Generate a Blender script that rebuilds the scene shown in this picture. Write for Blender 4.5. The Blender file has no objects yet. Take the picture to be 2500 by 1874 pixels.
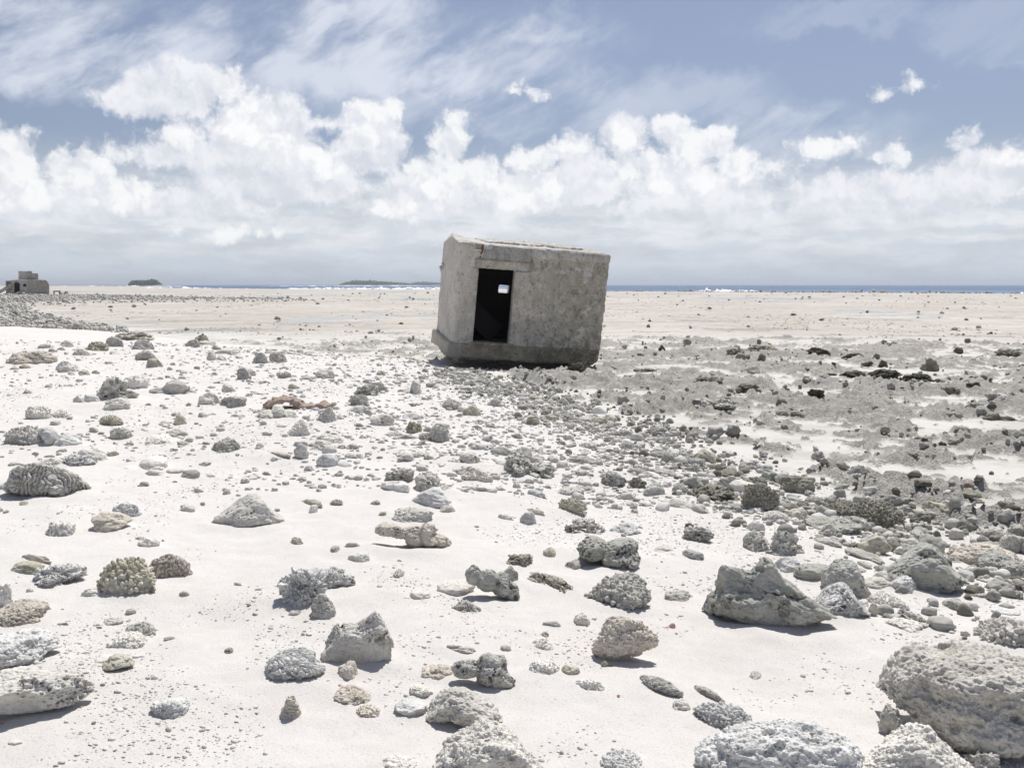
import bpy, math, numpy as np
from mathutils import Matrix, Vector
RAD = math.radians
S = bpy.context.scene
COL = S.collection
# ------------------------------------------------------------------ camera, sky, sun, exposure
CH = 1.75                      # eye height above the tidal flat
FP = 2430.0                    # focal length in photograph pixels (2500 wide)
PITCH = math.atan((937 - 695) / FP)
cam = bpy.data.cameras.new("camera"); cam.lens = FP / 2500 * 36; cam.sensor_width = 36
cam.clip_start = 0.1; cam.clip_end = 40000
co = bpy.data.objects.new("camera", cam); COL.objects.link(co)
co.location = (0, 0, CH); co.rotation_euler = (RAD(90) - PITCH, 0, 0)
S.camera = co
S.view_settings.view_transform = 'Standard'; S.view_settings.look = 'None'
S.cycles.max_bounces = 5
S.cycles.diffuse_bounces = 3
S.cycles.glossy_bounces = 2
S.cycles.transparent_max_bounces = 8
S.view_settings.exposure = 0.60; S.view_settings.gamma = 1
SUN_EL, SUN_AZ = RAD(62), RAD(18)          # azimuth clockwise from +Y: high sun beyond the scene, slightly right
sl = bpy.data.lights.new("sun", 'SUN'); sl.energy = 3.1; sl.angle = RAD(0.5); sl.color = (1, 0.965, 0.91)
so = bpy.data.objects.new("sun", sl); COL.objects.link(so)
sd = Vector((math.sin(SUN_AZ) * math.cos(SUN_EL), math.cos(SUN_AZ) * math.cos(SUN_EL), math.sin(SUN_EL)))
so.rotation_euler = sd.to_track_quat('Z', 'Y').to_euler(); so.location = (0, 0, 30)

class NT:
    """small node-tree writer"""
    dims = '3D'
    def __init__(s, tree): s.t = tree; s.n = tree.nodes; s.l = tree.links
    def new(s, typ, **kw):
        n = s.n.new(typ)
        for k, v in kw.items(): setattr(n, k, v)
        return n
    def put(s, sock, v):
        if isinstance(v, bpy.types.NodeSocket): s.l.new(v, sock)
        elif v is not None: sock.default_value = v
    def math(s, op, a, b=None, c=None, clamp=False):
        n = s.new('ShaderNodeMath', operation=op); n.use_clamp = clamp
        s.put(n.inputs[0], a)
        if b is not None: s.put(n.inputs[1], b)
        if c is not None: s.put(n.inputs[2], c)
        return n.outputs[0]
    def vec(s, op, a, b=None, scale=None):
        n = s.new('ShaderNodeVectorMath', operation=op)
        s.put(n.inputs[0], a)
        if b is not None: s.put(n.inputs[1], b)
        if scale is not None: s.put(n.inputs['Scale'], scale)
        return n.outputs['Value'] if op in ('LENGTH', 'DOT_PRODUCT', 'DISTANCE') else n.outputs[0]
    def noise(s, v, scale, detail=4, rough=0.55, dist=0, color=False, dims='3D'):
        dims = s.dims
        n = s.new('ShaderNodeTexNoise', noise_dimensions=dims)
        s.put(n.inputs['Vector'], v); s.put(n.inputs['Scale'], scale)
        n.inputs['Detail'].default_value = detail; n.inputs['Roughness'].default_value = rough
        n.inputs['Distortion'].default_value = dist
        return n.outputs['Color' if color else 'Fac']
    def voro(s, v, scale, feature='F1', detail=0, rand=1.0, smooth=None, out='Distance', rough=0.5):
        n = s.new('ShaderNodeTexVoronoi', feature=feature, normalize=False, voronoi_dimensions=s.dims)
        s.put(n.inputs['Vector'], v); s.put(n.inputs['Scale'], scale)
        n.inputs['Detail'].default_value = detail; n.inputs['Randomness'].default_value = rand
        n.inputs['Roughness'].default_value = rough
        if smooth is not None: n.inputs['Smoothness'].default_value = smooth
        return n.outputs[out]
    def ramp(s, v, lo, hi, a=0.0, b=1.0, smooth=True):
        n = s.new('ShaderNodeMapRange', interpolation_type='SMOOTHSTEP' if smooth else 'LINEAR')
        s.put(n.inputs[0], v); s.put(n.inputs[1], lo); s.put(n.inputs[2], hi)
        s.put(n.inputs[3], a); s.put(n.inputs[4], b)
        return n.outputs[0]
    def mix(s, f, a, b, blend='MIX'):
        n = s.new('ShaderNodeMix', data_type='RGBA', blend_type=blend)
        s.put(n.inputs[0], f)
        for sock, v in ((n.inputs[6], a), (n.inputs[7], b)):
            if isinstance(v, (tuple, list)): v = (*v[:3], 1.0)
            s.put(sock, v)
        return n.outputs[2]
    def comb(s, x, y, z=0.0):
        n = s.new('ShaderNodeCombineXYZ')
        s.put(n.inputs[0], x); s.put(n.inputs[1], y); s.put(n.inputs[2], z); return n.outputs[0]
    def sep(s, v):
        n = s.new('ShaderNodeSeparateXYZ'); s.put(n.inputs[0], v); return n.outputs

def azel(x, y):
    """photograph pixel -> (azimuth, elevation) of its direction"""
    dx, dz = (x - 1250) / FP, -(y - 937) / FP
    c, s = math.cos(PITCH), math.sin(PITCH)
    yy, zz = c + dz * s, dz * c - s
    return math.atan2(dx, yy), math.atan2(zz, math.hypot(dx, yy))

# cloud banks on the sky, as soft ellipses: x, y, rx, ry in 1/2212 of the photograph's width, weight
CUMULUS = [  # bright sunlit heaps
    (15,350,80,75,1), (130,360,42,55,1), (185,385,60,60,1), (75,415,150,38,1), (285,420,62,40,1),
    (492,185,34,45,1), (540,235,48,58,1), (505,262,60,40,.9), (385,290,50,34,.9), (560,275,50,40,1),
    (805,265,75,52,1), (745,275,55,36,1), (850,240,30,34,.8), (985,262,36,34,1), (975,315,50,52,1), (960,375,95,50,1), (1050,360,42,45,1), (700,350,70,40,1), (640,330,70,45,.9),
    (1125,345,36,50,1), (1165,340,50,36,1), (1150,410,80,52,1), (1215,320,42,24,.8),
    (1350,290,28,34,.9), (1460,290,62,48,1), (1515,312,75,50,1), (1580,345,60,32,1), (1665,358,50,22,1), (1420,355,130,40,.9), (1480,392,150,30,.7),
    (1800,322,75,28,.8), (1890,335,75,22,.9), (2095,305,42,26,1), (2170,330,60,26,.6), (2212,300,20,12,1), (1972,190,62,19,.8), (1140,198,50,16,.6),
    (860,455,85,26,.6), (520,505,90,16,.5)]
HEAPS = [    # broad, duller cloud masses
    (420,190,75,62,1), (335,215,100,45,1), (300,170,50,30,.6), (560,290,130,85,1), (400,330,140,45,1), (600,390,220,60,1),
    (450,440,150,45,1), (800,325,90,55,.7), (900,430,150,50,1), (1090,430,130,55,1), (1250,390,120,50,.9),
    (1340,300,60,45,.8), (1480,400,150,45,1), (1560,430,200,40,.8), (1900,400,220,35,.7), (2120,390,150,55,.9), (90,440,170,40,.9), (1240,330,80,45,.8), (1750,470,300,40,.8), (1000,520,300,40,.7)]
CIRRUS = [   # thin, fibrous veils
    (760,70,170,80,1), (640,150,140,60,.8), (880,150,220,60,.9), (1150,75,120,30,.8), (1020,150,180,50,.6),
    (190,90,300,80,.8), (90,165,190,36,1), (300,120,160,60,.8), (500,28,60,20,1), (60,30,200,50,.4), (1180,200,110,30,.4),
    (1520,215,80,24,.4), (1700,300,120,40,.4), (1830,30,80,14,.3), (2180,60,120,60,.3), (1350,190,120,20,.3), (820,20,90,60,.8), (1700,290,150,35,.5), (1100,230,300,50,.5)]

def blob_group(name, items, k):
    g = bpy.data.node_groups.new(name, 'ShaderNodeTree')
    g.interface.new_socket('P', in_out='INPUT', socket_type='NodeSocketVector')
    g.interface.new_socket('D', in_out='OUTPUT', socket_type='NodeSocketFloat')
    w = NT(g); gi = w.new('NodeGroupInput'); go = w.new('NodeGroupOutput')
    acc = None
    for (x, y, rx, ry, wt) in items:
        s = 2500 / 2212
        a, e = azel(x * s, y * s); ra, re = rx * s / FP, ry * s / FP
        v = w.vec('SUBTRACT', gi.outputs[0], (a, e, 0)); v = w.vec('MULTIPLY', v, (1 / ra, 1 / re, 0))
        d = w.vec('LENGTH', v)
        d = w.math('MULTIPLY', w.math('SUBTRACT', 1.0, d), min(ra, re) * 26)
        d = w.math('MINIMUM', d, .9 * wt - .42) if name == 'veil_field' else w.math('MINIMUM', d, 0.45 * wt) if wt < 1 else w.math('MINIMUM', d, 0.6)
        acc = d if acc is None else w.math('SMOOTH_MAX', acc, d, k)
    w.l.new(acc, go.inputs[0]); return g


def build_world():
    wd = bpy.data.worlds.new("World"); S.world = wd; wd.use_nodes = True
    w = NT(wd.node_tree); w.n.clear(); w.dims = '2D'
    out = w.new('ShaderNodeOutputWorld'); bg = w.new('ShaderNodeBackground')
    sky = w.new('ShaderNodeTexSky', sky_type='NISHITA'); sky.sun_disc = False
    sky.sun_elevation = SUN_EL; sky.sun_rotation = SUN_AZ; sky.air_density = 1.0; sky.dust_density = 1.2; sky.ozone_density = 1.6
    tc = w.new('ShaderNodeTexCoord'); x, y, z = w.sep(tc.outputs['Generated'])
    az = w.math('ARCTAN2', x, y); el = w.math('ARCSINE', z)
    P = w.comb(az, el, 0.0)
    # softer, paler blue than the raw model
    hs = w.new('ShaderNodeHueSaturation'); hs.inputs['Saturation'].default_value = 0.60; hs.inputs['Value'].default_value = 1.0
    hs.inputs['Hue'].default_value = 0.500
    w.l.new(sky.outputs[0], hs.inputs['Color'])
    base = w.mix(1.0, hs.outputs[0], (.40, .435, .525), 'MULTIPLY')
    SK = 7.1        # clouds are given in units of background strength 0.1
    # warp
    wn = w.noise(P, 22, 6, 0.6, color=True); wn = w.vec('SUBTRACT', wn, (0.5, 0.5, 0.5))
    Pw = w.vec('ADD', P, w.vec('SCALE', wn, scale=0.015))
    Pl = w.vec('ADD', P, w.vec('SCALE', wn, scale=0.012))
    wn2 = w.vec('SUBTRACT', w.noise(P, 90, 6, 0.68, color=True), (0.5, 0.5, 0.5))
    Pc = w.vec('ADD', Pw, w.vec('SCALE', wn2, scale=0.007))
    gc = blob_group('cumulus_field', CUMULUS, 0.06); gh = blob_group('heap_field', HEAPS, 0.15); gv = blob_group('veil_field', CIRRUS, 0.3)
    def field(g, p):
        n = w.new('ShaderNodeGroup'); n.node_tree = g; w.put(n.inputs[0], p); return n.outputs[0]
    def puffs(p):
        a = w.voro(p, 33, 'F1', 2.6, 1, rough=0.55)
        n = w.noise(p, 34, 8, 0.66)
        return w.math('ADD', w.math('MULTIPLY', w.math('SUBTRACT', 0.52, a), 0.26), w.math('MULTIPLY', w.math('SUBTRACT', n, 0.5), 0.75))
    def lumps(p): return w.math('MULTIPLY', w.math('SUBTRACT', w.noise(p, 20, 8, 0.66), 0.5), 1.25)
    off = (0.006, 0.012, 0)
    pa, pb = puffs(Pc), puffs(w.vec('ADD', Pc, off))
    fc = w.math('ADD', field(gc, Pc), 0.06); dc = w.math('ADD', fc, pa); dc2 = w.math('ADD', fc, pb)
    la, lb = lumps(Pw), lumps(w.vec('ADD', Pw, off))
    fh = field(gh, Pw); fh = w.math('ADD', fh, 0.02); dh = w.math('ADD', fh, la); dh2 = w.math('ADD', fh, lb)
    # low layered cloud down to the horizon
    
    st = w.noise(w.vec('MULTIPLY', Pl, (1.0, 3.6, 1)), 11, 8, 0.6)
    st2 = w.noise(w.vec('MULTIPLY', Pl, (1.0, 5, 1)), 15, 8, 0.62)
    low = w.math('MULTIPLY', w.ramp(el, RAD(8.2), RAD(3.0)), w.ramp(st, 0.34, 0.58, 0.80, 1.0))
    # colours
    col = base
    veil = field(gv, w.vec('ADD', P, w.vec('SCALE', wn, scale=0.06)))
    vr = w.new('ShaderNodeVectorRotate', rotation_type='Z_AXIS'); w.put(vr.inputs['Vector'], Pl); vr.inputs['Angle'].default_value = RAD(-28)
    fib = w.noise(w.vec('MULTIPLY', vr.outputs[0], (1.0, 3.0, 1)), 7, 9, 0.60)
    vamt = w.math('MULTIPLY', w.ramp(veil, -0.45, 0.45), w.ramp(fib, 0.27, 0.62), clamp=True)
    gen = w.math('MULTIPLY', w.ramp(fib, 0.5, 0.8), w.ramp(w.math('ABSOLUTE', az), 0.55, 0.75, 0.0, 0.6))   # rest of the sky
    vamt = w.math('MULTIPLY', w.math('MAXIMUM', vamt, gen), 0.85)
    col = w.mix(vamt, col, tuple(SK * v for v in (0.72, 0.755, 0.84)))
    lowc = w.mix(w.ramp(st2, 0.36, 0.64), tuple(SK * v for v in (0.65, 0.695, 0.755)), tuple(SK * v for v in (0.83, 0.845, 0.875)))
    hor = tuple(SK * v for v in (0.585, 0.65, 0.73))
    lowc = w.mix(w.ramp(el, RAD(3.2), RAD(0.2), 0.0, 0.85), lowc, hor)
    col = w.mix(w.math('MULTIPLY', low, 0.92), col, lowc)
    hm = w.ramp(dh, -0.08, 0.22); hs_ = w.ramp(w.math('SUBTRACT', dh, dh2), -0.26, 0.22)
    hcol = w.mix(hs_, tuple(SK * v for v in (0.665, 0.69, 0.755)), tuple(SK * v for v in (0.87, 0.875, 0.905)))
    hfade = w.ramp(el, RAD(1.6), RAD(5.0))
    hother = w.ramp(w.math('ABSOLUTE', az), 0.7, 0.55)
    col = w.mix(w.math('MULTIPLY', w.math('MULTIPLY', hm, hfade), 0.90), col, hcol)
    cm = w.ramp(dc, -0.05, 0.19); cs = w.ramp(w.math('SUBTRACT', dc, dc2), -0.16, 0.12)
    ccol = w.mix(cs, tuple(SK * v for v in (0.77, 0.785, 0.83)), tuple(SK * v for v in (0.955, 0.955, 0.955)))
    cfade = w.ramp(dc, 0.0, 0.35, 0.82, 1.0)
    col = w.mix(w.math('MULTIPLY', cm, w.math('MULTIPLY', cfade, 0.88)), col, ccol)
    w.put(bg.inputs['Color'], col); bg.inputs['Strength'].default_value = 0.1
    w.l.new(bg.outputs[0], out.inputs[0])
    wd.cycles.sampling_method = 'MANUAL'; wd.cycles.sample_map_resolution = 512
build_world()

# ------------------------------------------------------------------ numeric helpers
def _h(ix, iy, iz, seed):
    with np.errstate(over='ignore'):
        h = (ix.astype(np.uint32) * np.uint32(374761393) + iy.astype(np.uint32) * np.uint32(668265263)
             + iz.astype(np.uint32) * np.uint32(2147483647) + np.uint32(seed * 974711 % 4294967291))
        h = (h ^ (h >> np.uint32(13))) * np.uint32(1274126177)
        h = (h ^ (h >> np.uint32(15))) * np.uint32(2246822519)
        return h ^ (h >> np.uint32(16))
def _r(h): return (h & np.uint32(0xffffff)).astype(np.float32) / 16777216.0
def n2(x, y, seed=0):
    """value-gradient noise in the plane, about -0.7..0.7"""
    xi, yi = np.floor(x), np.floor(y); fx, fy = x - xi, y - yi
    xi, yi = xi.astype(np.int64), yi.astype(np.int64); z = np.zeros_like(xi)
    u, v = fx * fx * fx * (fx * (fx * 6 - 15) + 10), fy * fy * fy * (fy * (fy * 6 - 15) + 10)
    def g(dx, dy):
        a = _r(_h(xi + dx, yi + dy, z, seed)) * 6.2831853
        return np.cos(a) * (fx - dx) + np.sin(a) * (fy - dy)
    return ((g(0, 0) * (1 - u) + g(1, 0) * u) * (1 - v) + (g(0, 1) * (1 - u) + g(1, 1) * u) * v) * 1.5
def fbm2(x, y, octv, seed=0, gain=0.5, ridged=False):
    t, a, o = 0, 1.0, 0.0
    for k in range(octv):
        n = n2(x + 17.3 * k, y - 9.1 * k, seed + k)
        if ridged: n = 1 - 2.4 * np.abs(n)
        t = t + a * n; o += a; a *= gain; x = x * 2.03; y = y * 2.03
    return t / o
def n3(p, seed=0):
    i = np.floor(p); f = p - i; i = i.astype(np.int64)
    u = f * f * (3 - 2 * f); r = 0
    for dx in (0, 1):
        wx = u[:, 0] if dx else 1 - u[:, 0]
        for dy in (0, 1):
            wy = u[:, 1] if dy else 1 - u[:, 1]
            for dz in (0, 1):
                wz = u[:, 2] if dz else 1 - u[:, 2]
                h = _h(i[:, 0] + dx, i[:, 1] + dy, i[:, 2] + dz, seed)
                g = (_r(h) * 2 - 1) * (f[:, 0] - dx) + (_r(h >> np.uint32(5)) * 2 - 1) * (f[:, 1] - dy) + (_r(h >> np.uint32(8)) * 2 - 1) * (f[:, 2] - dz)
                r = r + g * wx * wy * wz
    return r * 2.0
def fbm3(p, octv, seed=0, gain=0.5, ridged=False):
    t, a, o = 0, 1.0, 0.0
    for k in range(octv):
        n = n3(p + 11.7 * k, seed + k)
        if ridged: n = 1 - 3 * np.abs(n)
        t = t + a * n; o += a; a *= gain; p = p * 2.03
    return t / o
def worley(p, seed=0, jit=0.9):
    """F1, F2 and the random value of the nearest cell"""
    i = np.floor(p).astype(np.int64); n = len(p)
    f1 = np.full(n, 9.0); f2 = np.full(n, 9.0); rid = np.zeros(n)
    for dx in (-1, 0, 1):
        for dy in (-1, 0, 1):
            for dz in (-1, 0, 1):
                c = i + np.array((dx, dy, dz)); h = _h(c[:, 0], c[:, 1], c[:, 2], seed)
                q = np.stack([_r(h), _r(h >> np.uint32(4)), _r(h >> np.uint32(8))], 1)
                d = np.sqrt((((c + 0.5 + (q - 0.5) * jit) - p) ** 2).sum(1))
                m = d < f1
                f2 = np.where(m, f1, np.minimum(f2, d)); rid = np.where(m, _r(h * np.uint32(2654435761)), rid); f1 = np.where(m, d, f1)
    return f1, f2, rid
def sstep(x, a, b):
    t = np.clip((x - a) / (b - a), 0, 1); return t * t * (3 - 2 * t)

# ------------------------------------------------------------------ the lie of the land
def ray(px, py):
    c, s = math.cos(PITCH), math.sin(PITCH)
    dx, dz = (px - 1250) / FP, -(py - 937) / FP
    return np.array([dx, c + dz * s, dz * c - s])
def ground0(px, py, z=0.0):
    d = ray(px, py); t = (z - CH) / d[2]; return d[0] * t, d[1] * t
EDGE = [ground0(*q) for q in ((2500,1400),(2100,1290),(1700,1120),(1300,965),(1180,925),(1075,885),(800,868),(500,838),(270,812),(0,800))]
EDGE = [(14.0, -9.0), (9.0, -2.0), (5.5, 2.5)] + EDGE + [(-60.0, 44.0), (-140, 50)]
EX = np.array([e[0] for e in EDGE][::-1]); EY = np.array([e[1] for e in EDGE][::-1])
def shore(x, y):
    """signed distance to the beach edge, positive on the beach"""
    d = np.full(np.shape(x), 1e9)
    for k in range(len(EX) - 1):
        ax, ay, bx, by = EX[k], EY[k], EX[k + 1], EY[k + 1]
        vx, vy = bx - ax, by - ay
        t = np.clip(((x - ax) * vx + (y - ay) * vy) / (vx * vx + vy * vy), 0, 1)
        d = np.minimum(d, np.hypot(x - ax - t * vx, y - ay - t * vy))
    ye = np.interp(x, EX, EY)
    return np.where(y < ye, d, -d)
RE_A = np.array([azel(x, 700)[0] for x in (-400, 0, 300, 430, 640, 1000, 1500, 2000, 2500, 2900)])
RE_R = np.array([2600, 2500, 1500, 560, 430, 370, 262, 235, 218, 205.])
def inpoly(x, y, poly):
    r = np.zeros(np.shape(x), bool); j = len(poly) - 1
    for i in range(len(poly)):
        (xi, yi), (xj, yj) = poly[i], poly[j]
        r ^= ((yi > y) != (yj > y)) & (x < (xj - xi) * (y - yi) / (yj - yi + 1e-12) + xi)
        j = i
    return r
BANK = [ground0(*q) for q in ((-260,818),(0,812),(150,813),(285,812),(282,800),(190,789),(100,769),(62,757),(66,749),(130,744),(240,739.5),(500,737.5),(760,735),(760,733),(520,731),(330,724),(110,722),(0,722),(-260,722))]
BUNKER = (0.1, 22.6)
def polydist(x, y, poly):
    d = np.full(np.shape(x), 1e9); n = len(poly)
    for k in range(n):
        ax, ay = poly[k]; bx, by = poly[(k + 1) % n]; vx, vy = bx - ax, by - ay
        t = np.clip(((x - ax) * vx + (y - ay) * vy) / (vx * vx + vy * vy + 1e-9), 0, 1)
        d = np.minimum(d, np.hypot(x - ax - t * vx, y - ay - t * vy))
    return np.where(inpoly(x, y, poly), d, -d)
def land(x, y):
    """height, bare-rock share, tan-flat share"""
    x = np.asarray(x, float); y = np.asarray(y, float)
    s = shore(x, y) + 0.35 * fbm2(x * .8, y * .8, 3, 5)
    dist = np.hypot(x, y)
    beach = 0.62 * (1 - np.exp(-np.clip(s, 0, None) / 7.0)) + 0.05 * sstep(s, 0, .5)
    dune = sstep(s, 0, 2) * (0.05 * fbm2(x * .7, y * .7, 3, 11) + 0.014 * fbm2(x * 3, y * 3, 3, 12)) + 0.004 * fbm2(x * 11, y * 11, 3, 14)
    sand = beach + dune + np.where(s < 0, 0.022 * fbm2(x * .35, y * .35, 4, 21), 0) - 0.03 * sstep(-s, 0, 1.5)
    # low banks in the far flat that hold pools between them
    far = sstep(dist, 30, 60)
    sand = sand + far * 0.035 * fbm2(x * .05, y * .035, 4, 31)
    # bare reef rock
    zone = sstep(-s, -0.3, 1.0) * (1 - sstep(dist, 30, 44))
    left = sstep(-x, 1.2, 4) * sstep(y, 20, 24)
    zone = zone * (1 - 0.10 * left)
    core = np.exp(-(((x - 0.8) / 2.6) ** 2 + ((y - 18.2) / 1.9) ** 2)) * 0.08
    R = -0.084 + 0.15 * fbm2(x * .45, y * .38, 3, 41) + 0.19 * fbm2(x * 1.3 + 5, y * 1.0, 4, 44, .6) + core
    R = R + 0.15 * (fbm2(x * 2.0, y * 1.9, 5, 47, 0.62, True)) + 0.050 * fbm2(x * 9, y * 8.5, 5, 51, 0.68, True)
    # ledges: the crust breaks in low steps
    Q = R / .060 + .5 * fbm2(x * 1.1, y * 1.1, 3, 58); R = R * .40 + .60 * .060 * (np.floor(Q) + sstep(Q - np.floor(Q), .62, .95))
    # sparse low knobs farther out
    R2 = -0.085 + 0.14 * fbm2(x * .16, y * .22, 3, 61) + 0.075 * fbm2(x * 1.1, y * .9, 5, 62, 0.65, True)
    zone2 = sstep(dist, 26, 36) * (1 - sstep(dist, 60, 110)) * (s < 0)
    R2 = np.where(zone2 > 0, R2 - (1 - zone2) * .3, -1)
    R = np.where(zone > 0, R - (1 - zone) * .35, -1)
    R = np.maximum(R, R2)
    # the rubble bank on the left
    b = polydist(x, y, BANK) if np.size(x) < 50 or np.min(x) < -8 else np.full(np.shape(x), -99.)
    bank = -9.0 * (b < -0.5) + sstep(b, -0.5, 3.0) * (0.22 + 0.10 * fbm2(x * .5, y * .5, 4, 71) + 0.05 * fbm2(x * 3, y * 3, 3, 72, .6, True))
    sand2 = np.maximum(sand, bank)
    z = np.maximum(sand2, R)
    # smooth seam where sand laps on rock
    k = 0.030
    rock = sstep(R - sand2, -k * .6, k * 1.1)
    rock = np.maximum(rock, .62 * sstep(b, -.6, .4) * sstep(bank - sand, -.02, .04))
    # hollow under the leaning pillbox
    q = np.exp(-(((x - 0.45) / 1.95) ** 2 + ((y - 22.0) / 1.25) ** 2) ** 2)
    z = z * (1 - q) + q * (-.20 + .5 * np.clip(R, 0, .1))
    tan = sstep(dist, 21, 42) * sstep(-s, 1, 5)
    re = np.interp(np.arctan2(x, y), RE_A, RE_R)
    z = z + sstep(dist, re - 28, re - 6) * 0.10 - 2.2 * sstep(dist, re, re + 12)
    return z, rock, tan
def at(px, py):
    """point of the land seen at a photograph pixel"""
    d = ray(px, py); z = 0.0
    for _ in range(14):
        t = (z - CH) / d[2]; zz = float(land(np.array([d[0] * t]), np.array([d[1] * t]))[0][0]); z = 0.5 * z + 0.5 * zz
    return d[0] * t, d[1] * t, z
def landz(x, y): return float(land(np.array([x]), np.array([y]))[0][0])

# ------------------------------------------------------------------ mesh and object helpers
def mesh(name, V, F, smooth=True, attrs=None):
    me = bpy.data.meshes.new(name); V = np.asarray(V, np.float32); F = np.asarray(F, np.int32); k = F.shape[1]
    me.vertices.add(len(V)); me.vertices.foreach_set('co', V.ravel())
    me.loops.add(F.size); me.loops.foreach_set('vertex_index', F.ravel())
    me.polygons.add(len(F)); me.polygons.foreach_set('loop_start', np.arange(0, F.size, k, dtype=np.int32))
    me.polygons.foreach_set('loop_total', np.full(len(F), k, np.int32))
    me.polygons.foreach_set('use_smooth', np.full(len(F), smooth, bool))
    me.update(calc_edges=True)
    for n, a in (attrs or {}).items():
        at_ = me.attributes.new(n, 'FLOAT', 'POINT'); at_.data.foreach_set('value', np.asarray(a, np.float32))
    return me
def obj(name, me, mat=None, parent=None, loc=(0, 0, 0), rot=(0, 0, 0)):
    o = bpy.data.objects.new(name, me); COL.objects.link(o)
    if mat is not None and len(me.materials) == 0: me.materials.append(mat)
    if parent is not None: o.parent = parent
    o.location = loc; o.rotation_euler = rot; return o
def tag(o, label=None, cat=None, group=None, kind=None):
    if label: o['label'] = label
    if cat: o['category'] = cat
    if group: o['group'] = group
    if kind: o['kind'] = kind
    return o
def gridfaces(nr, nc):
    i = np.arange(nr * nc).reshape(nr, nc)
    return np.stack([i[:-1, :-1], i[:-1, 1:], i[1:, 1:], i[1:, :-1]], -1).reshape(-1, 4)
_ico = {}
def ico(level):
    if level in _ico: return _ico[level]
    t = (1 + 5 ** .5) / 2
    V = np.array([(-1,t,0),(1,t,0),(-1,-t,0),(1,-t,0),(0,-1,t),(0,1,t),(0,-1,-t),(0,1,-t),(t,0,-1),(t,0,1),(-t,0,-1),(-t,0,1)], float)
    V /= np.linalg.norm(V[0])
    F = np.array([(0,11,5),(0,5,1),(0,1,7),(0,7,10),(0,10,11),(1,5,9),(5,11,4),(11,10,2),(10,7,6),(7,1,8),(3,9,4),(3,4,2),(3,2,6),(3,6,8),(3,8,9),(4,9,5),(2,4,11),(6,2,10),(8,6,7),(9,8,1)])
    for _ in range(level):
        E = np.sort(np.concatenate([F[:, [0, 1]], F[:, [1, 2]], F[:, [2, 0]]]), 1)
        U, inv = np.unique(E, axis=0, return_inverse=True); inv = inv.reshape(-1)
        M = V[U].sum(1); M /= np.linalg.norm(M, axis=1)[:, None]
        n, m = len(V), len(F); a, b, c = inv[:m] + n, inv[m:2 * m] + n, inv[2 * m:] + n
        V = np.concatenate([V, M])
        F = np.concatenate([np.stack([F[:, 0], a, c], 1), np.stack([F[:, 1], b, a], 1), np.stack([F[:, 2], c, b], 1), np.stack([a, b, c], 1)])
    _ico[level] = (V, F); return V, F
def vnormals(V, F):
    n = np.cross(V[F[:, 1]] - V[F[:, 0]], V[F[:, 2]] - V[F[:, 0]]); N = np.zeros_like(V)
    for k in range(3):
        for c in range(3): N[:, c] += np.bincount(F[:, k], n[:, c], len(V))
    return N / (np.linalg.norm(N, axis=1)[:, None] + 1e-12)

# ------------------------------------------------------------------ materials
def material(name):
    m = bpy.data.materials.new(name); m.use_nodes = True
    w = NT(m.node_tree); b = w.n.get('Principled BSDF')
    b.inputs['Roughness'].default_value = 0.9; b.inputs['Specular IOR Level'].default_value = 0.25
    return m, w, b
def bump(w, b, h, strength=0.5, dist=0.01, prev=None):
    n = w.new('ShaderNodeBump'); n.inputs['Strength'].default_value = strength; n.inputs['Distance'].default_value = dist
    w.put(n.inputs['Height'], h)
    if prev is not None: w.l.new(prev, n.inputs['Normal'])
    w.l.new(n.outputs[0], b.inputs['Normal']); return n.outputs[0]

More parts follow.
